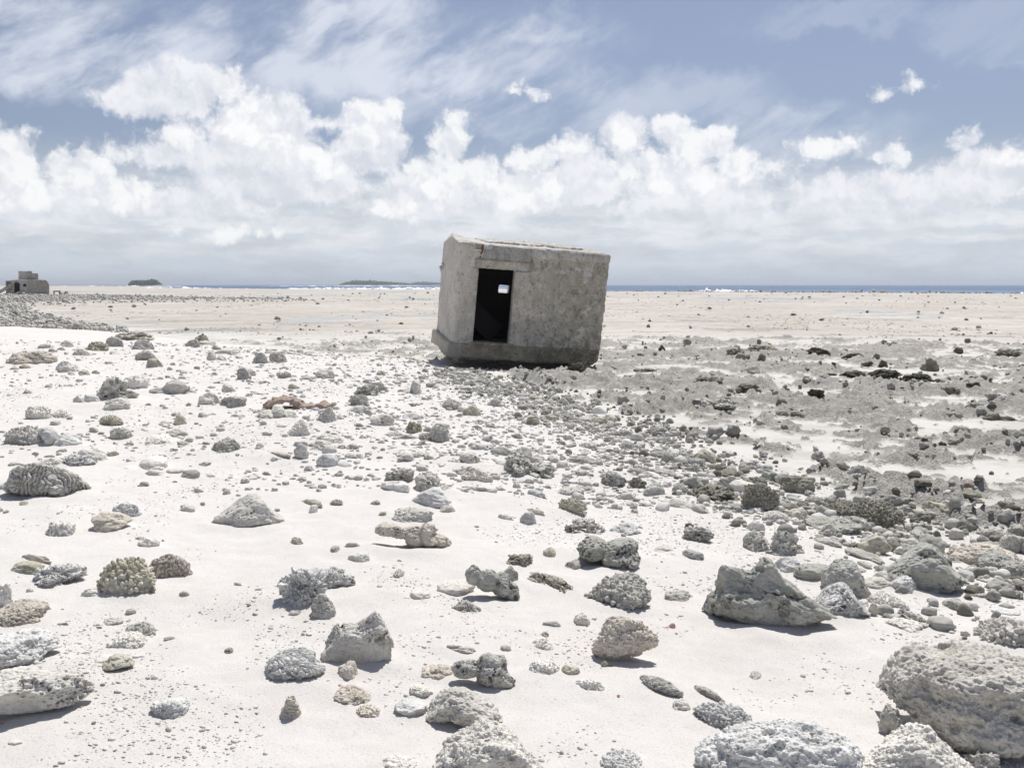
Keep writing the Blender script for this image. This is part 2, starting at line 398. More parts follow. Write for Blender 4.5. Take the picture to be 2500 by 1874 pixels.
def ground_material():
    m, w, b = material('sand_and_reef')
    geo = w.new('ShaderNodeNewGeometry'); P = geo.outputs['Position']
    ar = w.new('ShaderNodeAttribute', attribute_name='rock'); at_ = w.new('ShaderNodeAttribute', attribute_name='tan')
    rock, tan = ar.outputs['Fac'], at_.outputs['Fac']
    big = w.noise(P, .5, 5, .6); mid = w.noise(P, 6, 6, .65); fine = w.noise(P, 90, 5, .7); grain = w.voro(P, 320, out='Color')
    gx = w.sep(grain)[0]
    sand = w.mix(w.ramp(big, .3, .7), (.63, .60, .565), (.68, .655, .625))
    sand = w.mix(w.ramp(mid, .35, .72, 0, .5), sand, (.73, .705, .675))
    sand = w.mix(w.ramp(gx, .74, .98, 0, .35), sand, (.47, .44, .40))
    sand = w.mix(w.ramp(w.sep(w.voro(P, 150, out='Color'))[1], .93, .99, 0, .4), sand, (.42, .39, .34))
    sand = w.mix(w.ramp(fine, .60, .78, 0, .25), sand, (.52, .49, .45))
    far = w.noise(w.vec('MULTIPLY', P, (1, .55, 1)), .11, 8, .62); far2 = w.noise(P, 1.3, 7, .68)
    flat = w.mix(w.ramp(far, .36, .62), (.56, .52, .47), (.475, .435, .385))
    far3 = w.noise(w.vec('MULTIPLY', P, (.5, 1.0, 1)), .45, 9, .74)
    flat = w.mix(w.ramp(far3, .50, .64, 0, .75), flat, (.36, .335, .29))
    flat = w.mix(w.ramp(far2, .48, .68, 0, .6), flat, (.31, .285, .245))
    flat = w.mix(w.ramp(far2, .42, .30, 0, .5), flat, (.66, .62, .565))
    damp = w.mix(w.ramp(w.noise(P, .9, 7, .65), .4, .62), (.62, .60, .565), (.50, .48, .44))
    sand = w.mix(w.math('MULTIPLY', tan, 1.0), sand, flat)
    near = w.new('ShaderNodeAttribute', attribute_name='damp').outputs['Fac']
    sand = w.mix(w.math('MULTIPLY', near, w.math('SUBTRACT', 1.0, tan)), sand, damp)
    r1 = w.noise(P, 3.2, 7, .66); r2 = w.noise(P, 38, 6, .72); r3 = w.voro(P, 55, 'F1', 2, rough=.6)
    rk = w.mix(w.ramp(r1, .32, .66), (.60, .58, .535), (.45, .43, .38))
    rk = w.mix(w.ramp(r2, .50, .72, 0, .75), rk, (.13, .122, .10))
    rk = w.mix(w.ramp(r2, .46, .30, 0, .5), rk, (.54, .52, .485))
    rk = w.mix(w.ramp(w.noise(P, 1.1, 5, .6), .54, .70, 0, .6), rk, (.27, .245, .18))
    r5 = w.noise(P, 7, 8, .72)
    edge = w.math('ADD', w.math('ADD', rock, w.math('MULTIPLY', w.math('SUBTRACT', r2, .5), 1.3)), w.math('MULTIPLY', w.math('SUBTRACT', r5, .5), 2.2))
    rm = w.ramp(edge, .28, .72)
    rm = w.math('MULTIPLY', rm, w.ramp(rock, 0.02, .12))
    dust = w.ramp(w.noise(P, 4, 9, .74), .45, .60, 0, .85)      # sand caught in hollows of the rock
    rk = w.mix(dust, rk, (.60, .575, .54))
    col = w.mix(rm, sand, rk)
    w.put(b.inputs['Base Color'], col)
    n1 = bump(w, b, w.math('ADD', w.math('MULTIPLY', fine, 1.0), w.math('MULTIPLY', w.noise(P, 300, 3, .7), .6)), .7, .007)
    rb = w.math('MULTIPLY', w.math('ADD', w.math('MULTIPLY', r2, 1.2), w.math('MULTIPLY', r3, -.9)), rm)
    bump(w, b, rb, .9, .022, n1)
    return m
def rock_material(name, light, dark, spot, crusty=.5, olive=0):
    m, w, b = material(name)
    tc = w.new('ShaderNodeTexCoord'); oi = w.new('ShaderNodeObjectInfo')
    P = w.vec('ADD', tc.outputs['Object'], w.vec('SCALE', w.comb(oi.outputs['Random'], oi.outputs['Random'], 0.3), scale=37.0))
    a = w.noise(P, 9, 6, .62); c = w.noise(P, 75, 6, .72); d = w.noise(P, 26, 5, .65)
    sp = w.voro(P, 170, out='Color')
    col = w.mix(w.ramp(a, .33, .68), light, dark)
    col = w.mix(w.ramp(c, .50, .70, 0, .55 + .3 * crusty), col, spot)
    col = w.mix(w.ramp(d, .42, .26, 0, .5), col, tuple(min(.74, v * 1.35 + .04) for v in light))
    col = w.mix(w.ramp(w.sep(sp)[0], .86, .98, 0, .6 * crusty), col, (.70, .675, .64))
    if olive: col = w.mix(w.ramp(w.noise(P, 5, 3, .5), .48, .66, 0, olive), col, (.20, .19, .13))
    val = w.new('ShaderNodeHueSaturation'); w.put(val.inputs['Color'], col)
    w.put(val.inputs['Value'], w.ramp(oi.outputs['Random'], 0, 1, 1.04, 1.28, False))
    w.put(b.inputs['Base Color'], w.mix(1.0, val.outputs[0], (1.0, .99, .965), 'MULTIPLY'))
    n1 = bump(w, b, c, .5 + .35 * crusty, .005)
    bump(w, b, w.noise(P, 260, 4, .7), .6 * crusty + .25, .002, n1)
    return m
M = {}
def setup_materials():
    M['ground'] = ground_material()
    M['white'] = rock_material('bleached_coral', (.7, .68, .645), (.6, .58, .54), (.44, .42, .38), .4)
    M['pale'] = rock_material('pale_coral', (.62, .6, .565), (.5, .485, .45), (.29, .27, .235), .5)
    M['blue'] = rock_material('blue_grey_stone', (.62, .62, .61), (.47, .47, .46), (.27, .265, .25), .35)
    M['grey'] = rock_material('grey_coral', (.52, .51, .48), (.38, .37, .34), (.19, .18, .155), .5)
    M['smooth'] = rock_material('smooth_grey_stone', (.4, .4, .375), (.32, .32, .29), (.19, .185, .155), .12, .25)
    M['dark'] = rock_material('dark_reef_rock', (.32, .31, .27), (.21, .2, .165), (.09, .086, .065), .6, .35)
    M['tan'] = rock_material('tan_crusted_stone', (.6, .56, .5), (.43, .39, .335), (.24, .205, .16), .9)
    M['olive'] = rock_material('olive_stained_stone', (.55, .53, .46), (.38, .36, .28), (.19, .175, .12), .5, .5)
    M['black'] = rock_material('dark_wet_stone', (.12, .112, .09), (.07, .065, .05), (.035, .032, .026), .3)
    ms, w, b = material('room_shade_rubble'); w.put(b.inputs['Base Color'], (.032, .026, .026, 1)); M['room_shade'] = ms  # slab in the doorway: the room's shade is painted into its colour
    M['rust'] = rock_material('red_brown_husk', (.40, .32, .27), (.27, .21, .175), (.14, .105, .085), .8)
    M['brown'] = rock_material('weathered_conglomerate', (.56, .54, .50), (.40, .38, .345), (.21, .19, .16), .9)
    M['pink'] = rock_material('pink_coral', (.62, .40, .36), (.50, .30, .26), (.35, .2, .17), .3)
setup_materials()

# ------------------------------------------------------------------ ground, water, sea
def rows(*segs):
    r = [segs[0][0]]
    for (_, hi, f) in segs:
        while r[-1] < hi: r.append(r[-1] * (1 + f))
    return np.array(r)
COLLARS = []
OR = np.array([0.0, -2.5])              # centre of the fan of ground vertices, behind the viewer
def build_ground():
    r = rows((1.2, 48, .0036), (48, 320, .006), (320, 2700, .02)); a = np.linspace(-RAD(62), RAD(62), 1000)
    Rr, A = np.meshgrid(r, a, indexing='ij')
    x, y = OR[0] + Rr * np.sin(A), OR[1] + Rr * np.cos(A)
    z = np.zeros_like(x); rk = np.zeros_like(x); tn = np.zeros_like(x)
    for k in range(0, len(r), 200):
        sl_ = slice(k, k + 200); z[sl_], rk[sl_], tn[sl_] = land(x[sl_], y[sl_])
    damp = sstep(-shore(x, y), -0.4, 1.2)
    # sand drifted up against each stone on the beach
    for (a_, b_, c_, k_) in COLLARS:
        sub = np.nonzero((np.abs(x - a_) < c_ * 1.9) & (np.abs(y - b_) < c_ * 1.9))
        q = np.hypot(x[sub] - a_, y[sub] - b_) / c_; wv = n2(x[sub] * 6, y[sub] * 6, 55)
        z[sub] += k_ * np.exp(-((np.maximum(q - .85, 0)) / .38) ** 2) * (1 + 1.1 * wv)
    me = mesh('ground', np.stack([x, y, z], -1).reshape(-1, 3), gridfaces(len(r), len(a)), True, {'rock': rk.ravel(), 'tan': tn.ravel(), 'damp': damp.ravel()})
    tag(obj('ground', me, M['ground']), kind='structure')
    # the wider seabed and beach beyond the detailed fan, a little lower
    V = []; F = []
    rr = np.array([1.3, 10, 60, 300, 1200, 2700.]); aa = np.linspace(RAD(61.8), RAD(298.2), 60)
    Rr, A = np.meshgrid(rr, aa, indexing='ij'); x, y = OR[0] + Rr * np.sin(A), OR[1] + Rr * np.cos(A)
    z = np.where(y < 60, .45, 0.0) - .03
    me = mesh('beach', np.stack([x, y, z], -1).reshape(-1, 3), gridfaces(len(rr), 60), True)
    tag(obj('beach', me, M['ground']), kind='structure')
def water_material():
    m = bpy.data.materials.new('shallow_water'); m.use_nodes = True; w = NT(m.node_tree); w.n.clear()
    out = w.new('ShaderNodeOutputMaterial'); tr = w.new('ShaderNodeBsdfTransparent'); tr.inputs[0].default_value = (.86, .86, .80, 1)
    gl = w.new('ShaderNodeBsdfGlossy'); gl.inputs['Roughness'].default_value = .04; gl.inputs[0].default_value = (1, 1, 1, 1)
    fr = w.new('ShaderNodeFresnel'); fr.inputs['IOR'].default_value = 1.33
    geo = w.new('ShaderNodeNewGeometry'); bp = w.new('ShaderNodeBump'); bp.inputs['Strength'].default_value = .12; bp.inputs['Distance'].default_value = .01
    w.put(bp.inputs['Height'], w.noise(w.vec('MULTIPLY', geo.outputs['Position'], (1, .6, 1)), 9, 3, .5))
    for n in (gl, fr): w.l.new(bp.outputs[0], n.inputs['Normal'])
    mx = w.new('ShaderNodeMixShader'); w.l.new(fr.outputs[0], mx.inputs[0]); w.l.new(tr.outputs[0], mx.inputs[1]); w.l.new(gl.outputs[0], mx.inputs[2])
    w.l.new(mx.outputs[0], out.inputs[0]); return m
def build_water():
    r = rows((3, 340, .04)); a = np.linspace(-RAD(60), RAD(60), 121)
    lim = np.interp(a, RE_A, RE_R) - 25
    V = []
    for q in r:
        for k, t in enumerate(a):
            d = min(q, lim[k]); V.append((d * math.sin(t), d * math.cos(t), WL))
    V = np.array(V)
    F = gridfaces(len(r), len(a)); C = V[F].mean(1); F = F[~((np.abs(C[:, 0] - .3) < 3.2) & (C[:, 1] > 18.5) & (C[:, 1] < 25.5))]
    tag(obj('water', mesh('water', V, F, False), water_material()), kind='structure')
WL = -0.039
def sea_material():
    m, w, b = material('open_sea')
    geo = w.new('ShaderNodeNewGeometry'); P = geo.outputs['Position']
    n = w.noise(w.vec('MULTIPLY', P, (.5, 1.2, 1)), .05, 6, .6)
    col = w.mix(w.ramp(n, .35, .65), (.060, .115, .21), (.085, .15, .25))
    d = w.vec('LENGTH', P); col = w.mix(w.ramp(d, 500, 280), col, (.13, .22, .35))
    w.put(b.inputs['Base Color'], col); b.inputs['Roughness'].default_value = .45; b.inputs['Specular IOR Level'].default_value = .18
    bump(w, b, w.noise(w.vec('MULTIPLY', P, (.5, 1, 1)), .7, 5, .65), .8, .5)
    return m
def foam_material():
    m, w, b = material('sea_foam')
    w.put(b.inputs['Base Color'], (.84, .86, .87, 1)); b.inputs['Roughness'].default_value = .7
    geo = w.new('ShaderNodeNewGeometry'); bump(w, b, w.noise(geo.outputs['Position'], 2, 5, .7), .8, .3); return m
def build_sea():
    r = rows((170, 3000, .006), (3000, 16000, .03)); a = np.linspace(-RAD(60), RAD(60), 520)
    R_, A = np.meshgrid(r, a, indexing='ij'); x, y = R_ * np.sin(A), R_ * np.cos(A)
    z = -.42 + .22 * fbm2(x * .035, y * .07, 5, 81, .6) * np.clip(900 / R_, .2, 1)
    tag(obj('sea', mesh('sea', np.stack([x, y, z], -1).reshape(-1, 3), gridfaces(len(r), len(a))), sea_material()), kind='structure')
    # broken water along the reef: lumpy ridges of foam
    VV, FF, o = [], [], 0
    rng = np.random.RandomState(5)
    strips = [(260, 640, 520, 1.1), (330, 520, 640, 1.4), (640, 840, 470, 1.2), (700, 905, 560, 1.3), (830, 1090, 480, 1.6), (900, 1240, 600, 1.1), (1040, 1480, 420, .8),
              (1690, 1830, 330, 1.6), (1735, 1850, 345, .9), (1480, 1600, 300, .3), (1860, 1960, 270, .35), (2030, 2180, 262, .5), (2230, 2330, 255, .6), (2395, 2440, 246, .5), (2480, 2560, 246, 1.3), (1300, 1480, 350, .8),
              (640, 1070, 1500, 1.6), (270, 450, 1250, 2.2), (100, 330, 1500, 1.6)]
    for (x0, x1, dist, h) in strips:
        n = max(30, int((x1 - x0) / 1.6)); m_ = 7
        a = np.array([azel(q, 700)[0] for q in np.linspace(x0, x1, n)]); t = np.linspace(0, 1, n)
        env = np.sin(np.pi * t) ** .5 * np.clip(.55 + 1.3 * n2(t * n / 14, t * 0 + dist, 3) + .9 * n2(t * n / 4, t * 0 + dist, 4), .06, 1.6)
        base = dist * (1 + .03 * n2(t * 5, t * 0 + dist, 6)); wd = 5 + h * 5
        for j in range(m_):
            q = j / (m_ - 1); rr = base + (q - .3) * wd; prof = math.sin(math.pi * q) ** .8
            zz = -.50 + (.48 * h * env * prof) * (1 + .35 * n2(t * n / 4, t * 0 + j * .7, 9)) + .12 * prof
            VV.append(np.stack([rr * np.sin(a), rr * np.cos(a), zz], 1))
        FF.append(gridfaces(m_, n) + o); o += n * m_
    tag(obj('surf_foam', mesh('surf_foam', np.concatenate(VV), np.concatenate(FF)), foam_material()), kind='stuff')

# ------------------------------------------------------------------ implicit shapes for concrete
def surface(F, lo, hi, step, relax=3):
    """closed mesh of F<0 inside a box, from voxels pulled on to the surface"""
    lo, hi = np.array(lo, float), np.array(hi, float); n = np.ceil((hi - lo) / step).astype(int) + 2
    ax = [lo[k] - step * .5 + step * np.arange(n[k]) for k in range(3)]
    G = np.stack(np.meshgrid(*ax, indexing='ij'), -1).reshape(-1, 3)
    val = np.concatenate([F(G[i:i + 400000]) for i in range(0, len(G), 400000)])
    occ = np.zeros(n + 2, bool); occ[1:-1, 1:-1, 1:-1] = (val < 0).reshape(n)
    faces = []; dims = n + 3
    def vid(i, j, k): return (i * dims[1] + j) * dims[2] + k
    for axis in range(3):
        for sgn in (1, -1):
            nb = np.roll(occ, -sgn, axis)
            I = np.argwhere(occ & ~nb); u, v = [q for q in range(3) if q != axis]
            c = []
            for (du, dv) in ((0, 0), (1, 0), (1, 1), (0, 1)):
                q = I.copy(); q[:, axis] += (1 if sgn > 0 else 0); q[:, u] += du; q[:, v] += dv; c.append(vid(q[:, 0], q[:, 1], q[:, 2]))
            if (sgn > 0) == (axis == 1): c = c[::-1]
            faces.append(np.stack(c, 1))
    Fc = np.concatenate(faces); ids, inv = np.unique(Fc, return_inverse=True); Fc = inv.reshape(-1, 4)
    i = ids // (dims[1] * dims[2]); j = ids // dims[2] % dims[1]; k = ids % dims[2]
    V = np.stack([i, j, k], 1) * step + lo - step * 2.0
    for it in range(relax):
        N = np.zeros_like(V); cnt = np.zeros(len(V))
        for q in range(4):
            for c in range(3): N[:, c] += np.bincount(Fc[:, q], V[Fc[:, (q + 1) % 4], c] + V[Fc[:, (q + 3) % 4], c], len(V))
            cnt += np.bincount(Fc[:, q], minlength=len(V)) * 2
        V = V * .4 + .6 * N / cnt[:, None]
        e = step * .4; f0 = F(V); g = np.stack([(F(V + np.eye(3)[c] * e) - f0) / e for c in range(3)], 1)
        V = V - np.clip(f0 / (np.sum(g * g, 1) + .15), -step, step)[:, None] * g
    return V, Fc
def bx(P, a, b):
    a, b = np.array(a, float), np.array(b, float); q = np.abs(P - (a + b) / 2) - (b - a) / 2
    return np.linalg.norm(np.maximum(q, 0), axis=1) + np.minimum(q.max(1), 0)

def concrete_material(name, wall=(.70, .65, .57), dark=(.36, .335, .265), stain=.7, room_shade=False):
    m, w, b = material(name)
    tc = w.new('ShaderNodeTexCoord'); P = tc.outputs['Object']
    x, y, z = w.sep(P)
    a = w.noise(P, 1.6, 7, .62); c = w.noise(P, 22, 6, .72); g = w.noise(P, 85, 4, .75); d = w.noise(P, 6, 6, .68)
    gg = w.voro(P, 60, out='Color')
    col = w.mix(w.ramp(a, .34, .62), wall, tuple(v * .78 for v in wall))
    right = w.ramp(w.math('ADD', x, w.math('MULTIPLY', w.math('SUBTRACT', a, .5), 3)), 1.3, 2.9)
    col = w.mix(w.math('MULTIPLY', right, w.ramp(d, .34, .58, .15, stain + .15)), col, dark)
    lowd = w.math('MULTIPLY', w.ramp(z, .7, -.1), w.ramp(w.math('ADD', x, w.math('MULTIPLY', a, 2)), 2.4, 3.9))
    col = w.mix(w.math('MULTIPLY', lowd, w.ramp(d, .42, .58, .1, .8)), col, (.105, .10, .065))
    col = w.mix(w.math('MULTIPLY', w.ramp(d, .58, .72), .5), col, (.17, .16, .125))
    col = w.mix(w.ramp(c, .54, .72, 0, .6), col, tuple(v * .5 for v in dark))
    col = w.mix(w.ramp(c, .45, .30, 0, .5), col, tuple(min(.6, v * 1.35) for v in wall))
    col = w.mix(w.ramp(w.sep(gg)[0], .80, .95, 0, .5), col, (.47, .44, .39))
    strk = w.noise(w.vec('MULTIPLY', P, (5, 5, .5)), 2.4, 5, .6)      # rain streaks down the walls
    col = w.mix(w.ramp(strk, .54, .72, 0, .5), col, tuple(v * .6 for v in wall))
    seam = w.math('MULTIPLY', w.ramp(w.noise(w.vec('MULTIPLY', P, (.6, .6, 14)), 2.0, 3, .5), .54, .66), w.ramp(a, .38, .55))
    col = w.mix(w.math('MULTIPLY', seam, .4), col, (.46, .44, .41))
    pock = w.voro(P, 34, out='Color'); big = w.noise(P, 2.6, 9, .72)
    col = w.mix(w.ramp(big, .50, .60, 0, .55), col, tuple(v * .55 for v in wall))
    col = w.mix(w.ramp(big, .46, .38, 0, .6), col, tuple(min(.72, v * 1.3) for v in wall))
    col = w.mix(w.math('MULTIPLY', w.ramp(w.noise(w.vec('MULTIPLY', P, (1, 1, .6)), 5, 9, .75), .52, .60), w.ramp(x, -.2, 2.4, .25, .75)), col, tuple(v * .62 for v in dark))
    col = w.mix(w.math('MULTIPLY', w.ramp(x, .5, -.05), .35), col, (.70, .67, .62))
    col = w.mix(w.ramp(w.sep(pock)[1], .95, .98, 0, .5), col, (.60, .57, .52))
    col = w.mix(w.ramp(w.sep(pock)[2], .96, .99, 0, .6), col, (.12, .11, .09))
    if room_shade:       # shade of the unlit room put into the colour, almost black inside
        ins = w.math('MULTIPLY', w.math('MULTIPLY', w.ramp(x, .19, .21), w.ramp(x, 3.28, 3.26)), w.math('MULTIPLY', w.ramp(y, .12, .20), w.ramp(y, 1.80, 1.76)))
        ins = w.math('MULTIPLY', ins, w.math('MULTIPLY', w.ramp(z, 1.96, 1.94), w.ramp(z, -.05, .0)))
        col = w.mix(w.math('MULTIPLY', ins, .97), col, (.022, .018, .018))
    w.put(b.inputs['Base Color'], col); b.inputs['Roughness'].default_value = .95
    n1 = bump(w, b, w.math('ADD', c, w.math('MULTIPLY', d, .8)), .8, .03)
    bump(w, b, g, .8, .010, n1); return m

def build_pillbox():
    root = bpy.data.objects.new('pillbox', None); COL.objects.link(root)
    root.location = (-1.32, 21.65, .51)
    root.rotation_euler = (Matrix.Rotation(RAD(14), 3, 'Z') @ Matrix.Rotation(RAD(6.3), 3, 'X') @ Matrix.Rotation(RAD(3.85), 3, 'Y')).to_euler()
    tag(root, 'leaning grey concrete pillbox with an open doorway standing on the reef', 'pillbox')
    bpy.context.view_layer.update(); inv = root.matrix_world.inverted()
    W, D, Hb = 3.45, 1.95, 2.15
    # window in the far wall, where the view through the doorway meets it
    o = inv @ Vector((0, 0, CH)); win = []
    for (zx, zy) in ((878, 628), (978, 716)):
        r_ = ray(1000 + zx * .2441, 540 + zy * .2441); d = (inv.to_3x3() @ Vector(r_)); t = (D - .05 - o.y) / d.y; p = o + d * t; win.append((p.x, p.z))
    (wx0, wz1), (wx1, wz0) = win
    rough = lambda P, s=1.0: s * (.020 * fbm3(P * 2.2, 3, 3) + .012 * fbm3(P * 11, 3, 4, .6) + .004 * n3(P * 40, 6))
    chip = lambda P: .05 * sstep(fbm3(P * 3.1, 3, 9), .12, .42)
    def edges(P, a, b):
        # worn arrises: rounds the box where two faces meet
        a, b = np.array(a, float), np.array(b, float); q = np.abs(P - (a + b) / 2) - (b - a) / 2
        s2 = np.sort(q, 1)[:, 1:]; return np.clip(s2.sum(1) + .10 - 1.9 * chip(P), 0, None) * .55
    def wall(P):
        top = Hb + .02 + .08 * np.clip((P[:, 1] - .2) / .8, 0, 1) * (P[:, 0] < .28) - .04 * (P[:, 0] > .3)
        body = np.maximum(np.maximum(bx(P, (0, 0, -.03), (W, D, 4)), P[:, 2] - top), -P[:, 2] - .03)
        body = np.maximum(body, (P[:, 2] - 2.03) * ((P[:, 0] > .36) & (P[:, 0] < W + 1)) + -9 * ~((P[:, 0] > .36)))
        body = np.maximum(body, edges(P, (0, 0, -.6), (W, D, 2.5)) - .02)
        # bevelled far corner of the left wall's top
        body = np.maximum(body, (-(P[:, 0]) * .70 + (P[:, 2] - Hb) * .62 + (P[:, 1] - 1.1) * .12 - .02))
        inner = bx(P, (.24, .22, -.2), (W - .22, D - .22, 1.90))
        door = bx(P, (.475, -1, .02), (1.29, .8, 1.64))
        window = bx(P, (wx0, D - .7, wz0), (wx1, D + 1, wz1))
        # shallow band above the doorway, set back behind the face
        band = bx(P, (.40, -.5, 1.63), (1.62, .045, 1.83))
        # recess that runs round the door opening
        f = body + rough(P)
        f = np.maximum(f, -(inner)); f = np.maximum(f, -(door + .35 * rough(P))); f = np.maximum(f, -window); f = np.maximum(f, -(band + .4 * rough(P)))
        lump = np.linalg.norm((P - (-.02, 1.6, 1.45)) / (1, 1.3, 1.6), axis=1) - .07 + .03 * n3(P * 20, 2)
        hole = np.linalg.norm(P - (3.0 * .52, -.02, .22), axis=1) - .035; hole2 = np.linalg.norm((P - (2.83, 0, 1.62)) / (1.5, 1, 1), axis=1) - .03
        return np.maximum(np.maximum(np.minimum(f, lump), -hole), -hole2)
    def roof(P):
        a, b = (.36, -.012, 1.95), (W + .014, D + .02, Hb + .015)
        f = bx(P, a, b) + rough(P); f = np.maximum(f, edges(P, (.30, -.015, 1.0), (W + .014, D + .02, Hb + .015)) - .022)
        notch = bx(P, (.2, -.5, 1.80), (.53 + 0 * .1, .13, 2.6)) + .05 * fbm3(P * 6, 3, 7)
        f = np.maximum(f, -notch)
        deck = bx(P, (.7, .55, Hb - .05), (3.0, D - .03, Hb + .07)) + 1.6 * rough(P) + .02
        return np.minimum(f, deck)
    def fascia(P):   # cast beam over the doorway
        f = bx(P, (.55, -.03, 1.835), (1.62, .30, Hb - .005)) + .8 * rough(P)
        bite = np.linalg.norm((P - (.62, -.03, 2.12)) / (1.6, 1, 1), axis=1) - .07 + .03 * n3(P * 14, 5)
        return np.maximum(f, -bite)
    def slab(P):
        lo_ = -.36 + .03 * fbm3(P * (2.5, 2.5, .1), 3, 21) - .07 * np.exp(-((P[:, 0] - .9) / .5) ** 2)*0
        a, b = (-.07, -.045, -.36), (W - .03, D + .12, .0)
        f = np.maximum(np.maximum(bx(P, a, (b[0], b[1], .0)), lo_ - P[:, 2]), -9)
        f = np.maximum(f, edges(P, a, b) - .03)
        f = np.maximum(f, (-(P[:, 0]) * .55 - (P[:, 2] + .36) * .85 + (P[:, 1] - .35) * -.35 - .10))      # broken left underside
        f = np.maximum(f, ((P[:, 0] - W) * .65 - (P[:, 2] + .36) * .76 + .10))                            # worn right corner
        f = f + 1.6 * rough(P) + .012 * np.abs(n3(P * 17, 8))
        sill = bx(P, (.42, -.06, -.035), (1.40, .3, .035)) + .7 * rough(P)
        # crack under the right door jamb
        ck = np.abs(P[:, 0] - 1.36 - .05 * n3(P * 6, 31) - .03 * n3(P * 19, 32)) - .006 + .3 * np.clip(P[:, 1] - .03, 0, 9)
        return np.maximum(np.minimum(f, sill), -ck)
    cm = concrete_material('weathered_concrete', room_shade=True); cb = concrete_material('dark_footing_concrete', (.43, .375, .28), (.27, .24, .165), .6, True)
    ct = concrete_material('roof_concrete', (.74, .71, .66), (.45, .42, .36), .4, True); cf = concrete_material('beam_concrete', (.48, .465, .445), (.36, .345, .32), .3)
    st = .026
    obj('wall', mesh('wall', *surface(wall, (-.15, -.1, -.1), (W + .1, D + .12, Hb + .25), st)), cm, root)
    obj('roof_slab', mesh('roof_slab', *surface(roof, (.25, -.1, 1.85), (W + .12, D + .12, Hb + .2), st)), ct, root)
    obj('lintel', mesh('lintel', *surface(fascia, (.45, -.12, 1.75), (1.75, .4, Hb + .1), .02)), cf, root)
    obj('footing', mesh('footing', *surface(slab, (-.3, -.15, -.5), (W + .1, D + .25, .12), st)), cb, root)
    # rusty reinforcing bar standing in the broken corner
    t = np.linspace(0, 1, 24); ang = np.linspace(0, 2 * np.pi, 10, endpoint=False)
    c = np.stack([.50 - .03 + .045 * np.sin(t * 2.2) + .01 * np.sin(t * 15), .02 - .03 * t, 1.86 + .29 * t], 1); rr = .022 * (1 + .5 * np.sin(t * 19) * .4) * (1 - .35 * t)
    V = (c[:, None, :] + rr[:, None, None] * np.stack([np.cos(ang) * 1.5, np.sin(ang), 0 * ang], 1)[None]).reshape(-1, 3)
    F = [(i * 10 + j, i * 10 + (j + 1) % 10, (i + 1) * 10 + (j + 1) % 10, (i + 1) * 10 + j) for i in range(23) for j in range(10)]
    mr, w, b = material('rusted_steel'); tc = w.new('ShaderNodeTexCoord')
    w.put(b.inputs['Base Color'], w.mix(w.ramp(w.noise(tc.outputs['Object'], 40, 5, .7), .35, .65), (.23, .10, .045), (.10, .05, .03)))
    obj('reinforcing_bar', mesh('reinforcing_bar', V, F), mr, root)
    # thin weathered strip at the foot of the beam
    strip = lambda P: bx(P, (.36, -.05, 1.815), (1.64, .1, 1.845)) + .5 * rough(P)
    mo = concrete_material('ochre_ledge', (.50, .42, .30), (.34, .29, .20), .3)
    obj('ledge', mesh('ledge', *surface(strip, (.3, -.12, 1.75), (1.7, .15, 1.9), .014)), mo, root)
    # fallen slab inside the doorway
    f2 = lambda P: bx(P, (-.42, -.035, -.26), (.42, .035, .26)) + rough(P)
    q = obj('broken_slab', mesh('broken_slab', *surface(f2, (-.5, -.1, -.35), (.5, .1, .35), .025)), M['room_shade'])
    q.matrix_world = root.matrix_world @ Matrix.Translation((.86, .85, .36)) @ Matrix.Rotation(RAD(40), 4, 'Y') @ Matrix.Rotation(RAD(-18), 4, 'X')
    tag(q, 'broken concrete slab leaning on the floor just inside the dark doorway', 'slab')

